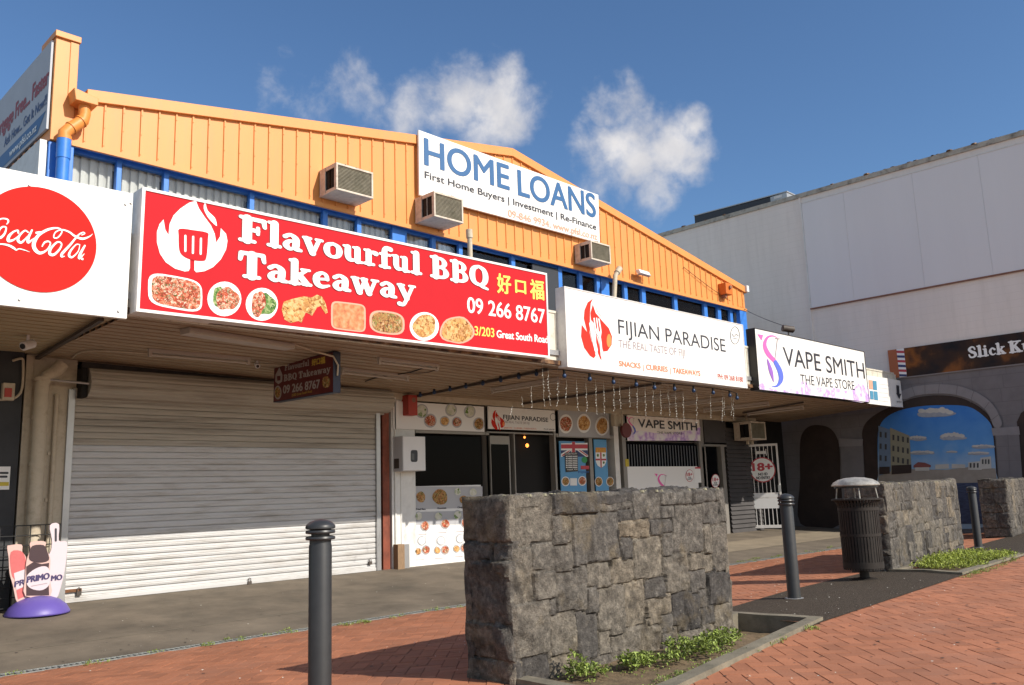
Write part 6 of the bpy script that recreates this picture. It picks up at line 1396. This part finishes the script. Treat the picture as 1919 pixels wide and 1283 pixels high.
w1 = [('leafy weed clump at the right foot of the nearest basalt wall', [wc(1340, 1208, .14, .11, 320), wc(1310, 1222, .15, .10, 280), wc(1362, 1196, .12, .08, 200)]),
      ('leafy weed clump in the middle foot of the nearest basalt wall', [wc(1275, 1218, .12, .10, 210), wc(1258, 1236, .11, .05, 150)]),
      ('small weed near the left foot of the nearest basalt wall', [wc(1187, 1246, .10, .09, 260), wc(1205, 1240, .08, .07, 150)]),
      ('low straggling weed at the bottom left of the soil bed', [wc(1080, 1262, .07, .16, 120), wc(1105, 1262, .12, .06, 220)])]
for i, (lab, cl) in enumerate(w1): tag(weed(lab, 'leaf', cl, i, ''), lab, 'weed', 'weeds at the wall foot')
rng = random.Random(9); mb = MB()
for k in range(46):
    t = k/46; a = Vector((12.75+2.5*t, 4.42+.1*t, 0)); y = a.y+rng.uniform(-.18, .5); leaves(mb, (a.x+rng.uniform(-.15, .15), y, gz(y)), .2, .05+.07*math.sin(t*3.1)+(.03 if y > 4.5 else 0), 140, rng, .009, .06)
g = mb.build('grass', 'leaf_yellow'); kind(g, 'stuff'); tag(g, 'bright green grass and weeds filling the bed before the middle wall', 'grass')
mb = MB()
for p0, p1, n_ in (((1225, 1283), (1535, 1170), 34), ((1808, 1079), (1905, 1048), 26), ((380, 1207), (577, 1176), 10), ((640, 1170), (870, 1133), 16), ((1380, 1053), (1560, 1025), 18), ((20, 1265), (300, 1220), 5)):
    for i in range(n_):
        t = rng.random(); q = atG(p0[0]+(p1[0]-p0[0])*t, p0[1]+(p1[1]-p0[1])*t+rng.uniform(-1, 5)); leaves(mb, (q.x, q.y, gz(q.y)-.005), rng.uniform(.03, .09), .025, 26, rng, .005, .03)
for i in range(150):
    u_, v_ = rng.random(), rng.betavariate(2, 1.3); a, b, c_, d_ = [Vector((*q, 0)) for q in BEDS[0]]; p = (a+(b-a)*u_)*(1-v_)+(d_+(c_-d_)*u_)*v_
    if in_bed(p.x, p.y, .14) and p.y < 4.2 and noise.noise(p*2.5) > -.15 and u_ < .75: leaves(mb, (p.x, p.y, -.005), rng.uniform(.04, .12), .015, 22, rng, .005, .022)
g = mb.build('joint_weeds', 'leaf'); kind(g, 'stuff'); tag(g, 'tufts of grass and moss growing along the kerbs and the drain edge', 'grass')
mb = MB()
for i in range(420):
    q = atG(rng.uniform(1385, 1760), rng.uniform(1050, 1160)) if i < 150 else atG(rng.uniform(0, 1900), rng.uniform(1020, 1280))
    s_ = rng.uniform(.003, .011) if i % 20 else rng.uniform(.012, .022); a = rng.uniform(0, 6.28); z = gz(q.y)+.010
    if 4.0 < q.x < 7.6 and 3.1 < q.y < 4.7 or 11.8 < q.x < 17 and 4 < q.y < 5.8: continue
    mb.add([(q.x+s_*math.cos(a+k*1.57)*(1 if k % 2 else .6), q.y+s_*math.sin(a+k*1.57)*(1 if k % 2 else .6), z+(.004 if k else 0)) for k in range(4)], [(0, 1, 2, 3)])
g = mb.build('litter', 'litter'); kind(g, 'stuff'); tag(g, 'pale petals, gum and scraps scattered over the paving', 'litter')

mb = MB()
for i in range(260):
    q = atG(rng.uniform(0, 1900), rng.uniform(1030, 1283)); s_ = rng.uniform(.006, .016)
    if in_bed(q.x, q.y) or 4.0 < q.x < 6.9 and 4.1 < q.y < 4.7 or 12 < q.x < 17 and 4.9 < q.y < 6.3: continue
    z = gz(q.y)+(.0085 if 4.6 > q.y > 3.7 or 4.6 <= q.y < 5.6 else .004); mb.poly([(q.x+s_*math.cos(k*1.05)*rng.uniform(.7, 1.2), q.y+s_*math.sin(k*1.05)*rng.uniform(.7, 1.2), z) for k in range(6)])
g = mb.build('gum_spot', mat('gum', (.05, .042, .038), .8)); kind(g, 'stuff'); tag(g, 'dark chewing gum spots trodden into the paving', 'gum')

# ------------------------------------------------------------------ bollards
def bollard_proto():
    t = thing('bollard', '', 'bollard', (0, 0, 0), 'dark iron bollards along the low walls'); r = .068
    MB().lathe([(r+.004, 0), (r, .03), (r, .95), (r-.004, .965), (r-.004, .985)], (0, 0, 0), 32).build('post', 'iron', t, smooth=True)
    mb = MB()
    for z in (.985, 1.022): mb.lathe([(.06, z), (.085, z+.003), (.089, z+.012), (.085, z+.022), (.06, z+.026)], (0, 0, 0), 32)
    mb.lathe([(.055, .96), (.055, 1.06)], (0, 0, 0), 24)
    mb.build('collar_ring', 'iron', t, smooth=True)
    MB().lathe([(.078, 1.05), (.088, 1.054), (.089, 1.066), (.082, 1.078), (.06, 1.096), (.03, 1.106), (.004, 1.109)], (0, 0, 0), 32).build('domed_cap', 'iron', t, smooth=True)
    MB().lathe([(r+.03, -.005), (r+.03, .012), (r+.004, .014)], (0, 0, 0), 28).build('foot_plate', 'grey_metal', t, smooth=True); return t
pr_ = bollard_proto()
b1 = EYE+ray(600, 1100)*5.15
pr_.location = (b1.x, b1.y, gz(b1.y)-.02); pr_['label'] = 'nearest dark bollard, cut off by the bottom edge, in front of the shutter'
dup(pr_, (8.84, 4.70, -.005), .4, 'dark bollard standing on asphalt between the nearest wall and the bin')
q = atG(1834, 1026); dup(pr_, (q.x, q.y, gz(q.y)), 1.1, 'distant dark bollard between the last two basalt walls')
# rubbish bin
bn = thing('rubbish_bin', 'round brown slatted steel rubbish bin with a pale domed lid', 'bin', (11.07, 4.90, gz(4.9))); bc = Vector((11.07, 4.90, gz(4.9)))
MB().lathe([(.16, 0), (.16, .015), (.06, .03), (.055, .14)], bc, 20).build('pedestal', 'bin_brown', bn, smooth=True)
mb = MB(); ns = 40
for i in range(ns):
    a = 2*math.pi*i/ns; c_, s_ = math.cos(a), math.sin(a); w = .0125
    prof = [(.240, .13), (.242, .5), (.242, .86), (.248, .92), (.268, .97), (.295, 1.0)]
    vs = []
    for (r, z) in prof:
        for (dr, dw) in ((0, -w), (0, w), (-.006, w), (-.006, -w)): vs.append((bc.x+(r+dr)*c_-dw*s_, bc.y+(r+dr)*s_+dw*c_, bc.z+z))
    mb.add(vs, [(4*k+j, 4*k+(j+1) % 4, 4*k+4+(j+1) % 4, 4*k+4+j) for k in range(5) for j in range(4)]+[(3, 2, 1, 0), (20, 21, 22, 23)])
mb.build('slat_cage', 'bin_brown', bn)
mb = MB()
for z0, z1 in ((.15, .225), (.54, .575), (.86, .90)): MB().lathe([(.237, z0), (.246, z0), (.246, z1), (.237, z1)], bc, 40).build('band', 'bin_brown', bn, smooth=True)
mb.lathe([(.285, .995), (.308, .992), (.308, 1.008), (.285, 1.012)], bc, 40); mb.build('rim', 'bin_brown', bn, smooth=True)
MB().lathe([(.215, .15), (.218, .95)], bc, 32).build('liner', 'black_plastic', bn, smooth=True)
for a in (.5, 2.1, 3.7, 5.2): MB().tube([bc+Vector((.25*math.cos(a), .25*math.sin(a), 1.0)), bc+Vector((.225*math.cos(a), .225*math.sin(a), 1.185))], .009, 8).build('lid_post', 'bin_lid', bn)
MB().lathe([(.27, 1.168), (.292, 1.172), (.294, 1.184), (.27, 1.216), (.21, 1.25), (.12, 1.272), (.01, 1.28)], bc, 40).build('lid', 'bin_lid', bn, smooth=True)
MB().lathe([(.262, 1.145), (.262, 1.170)], bc, 32).build('lid_underside', 'black_plastic', bn)
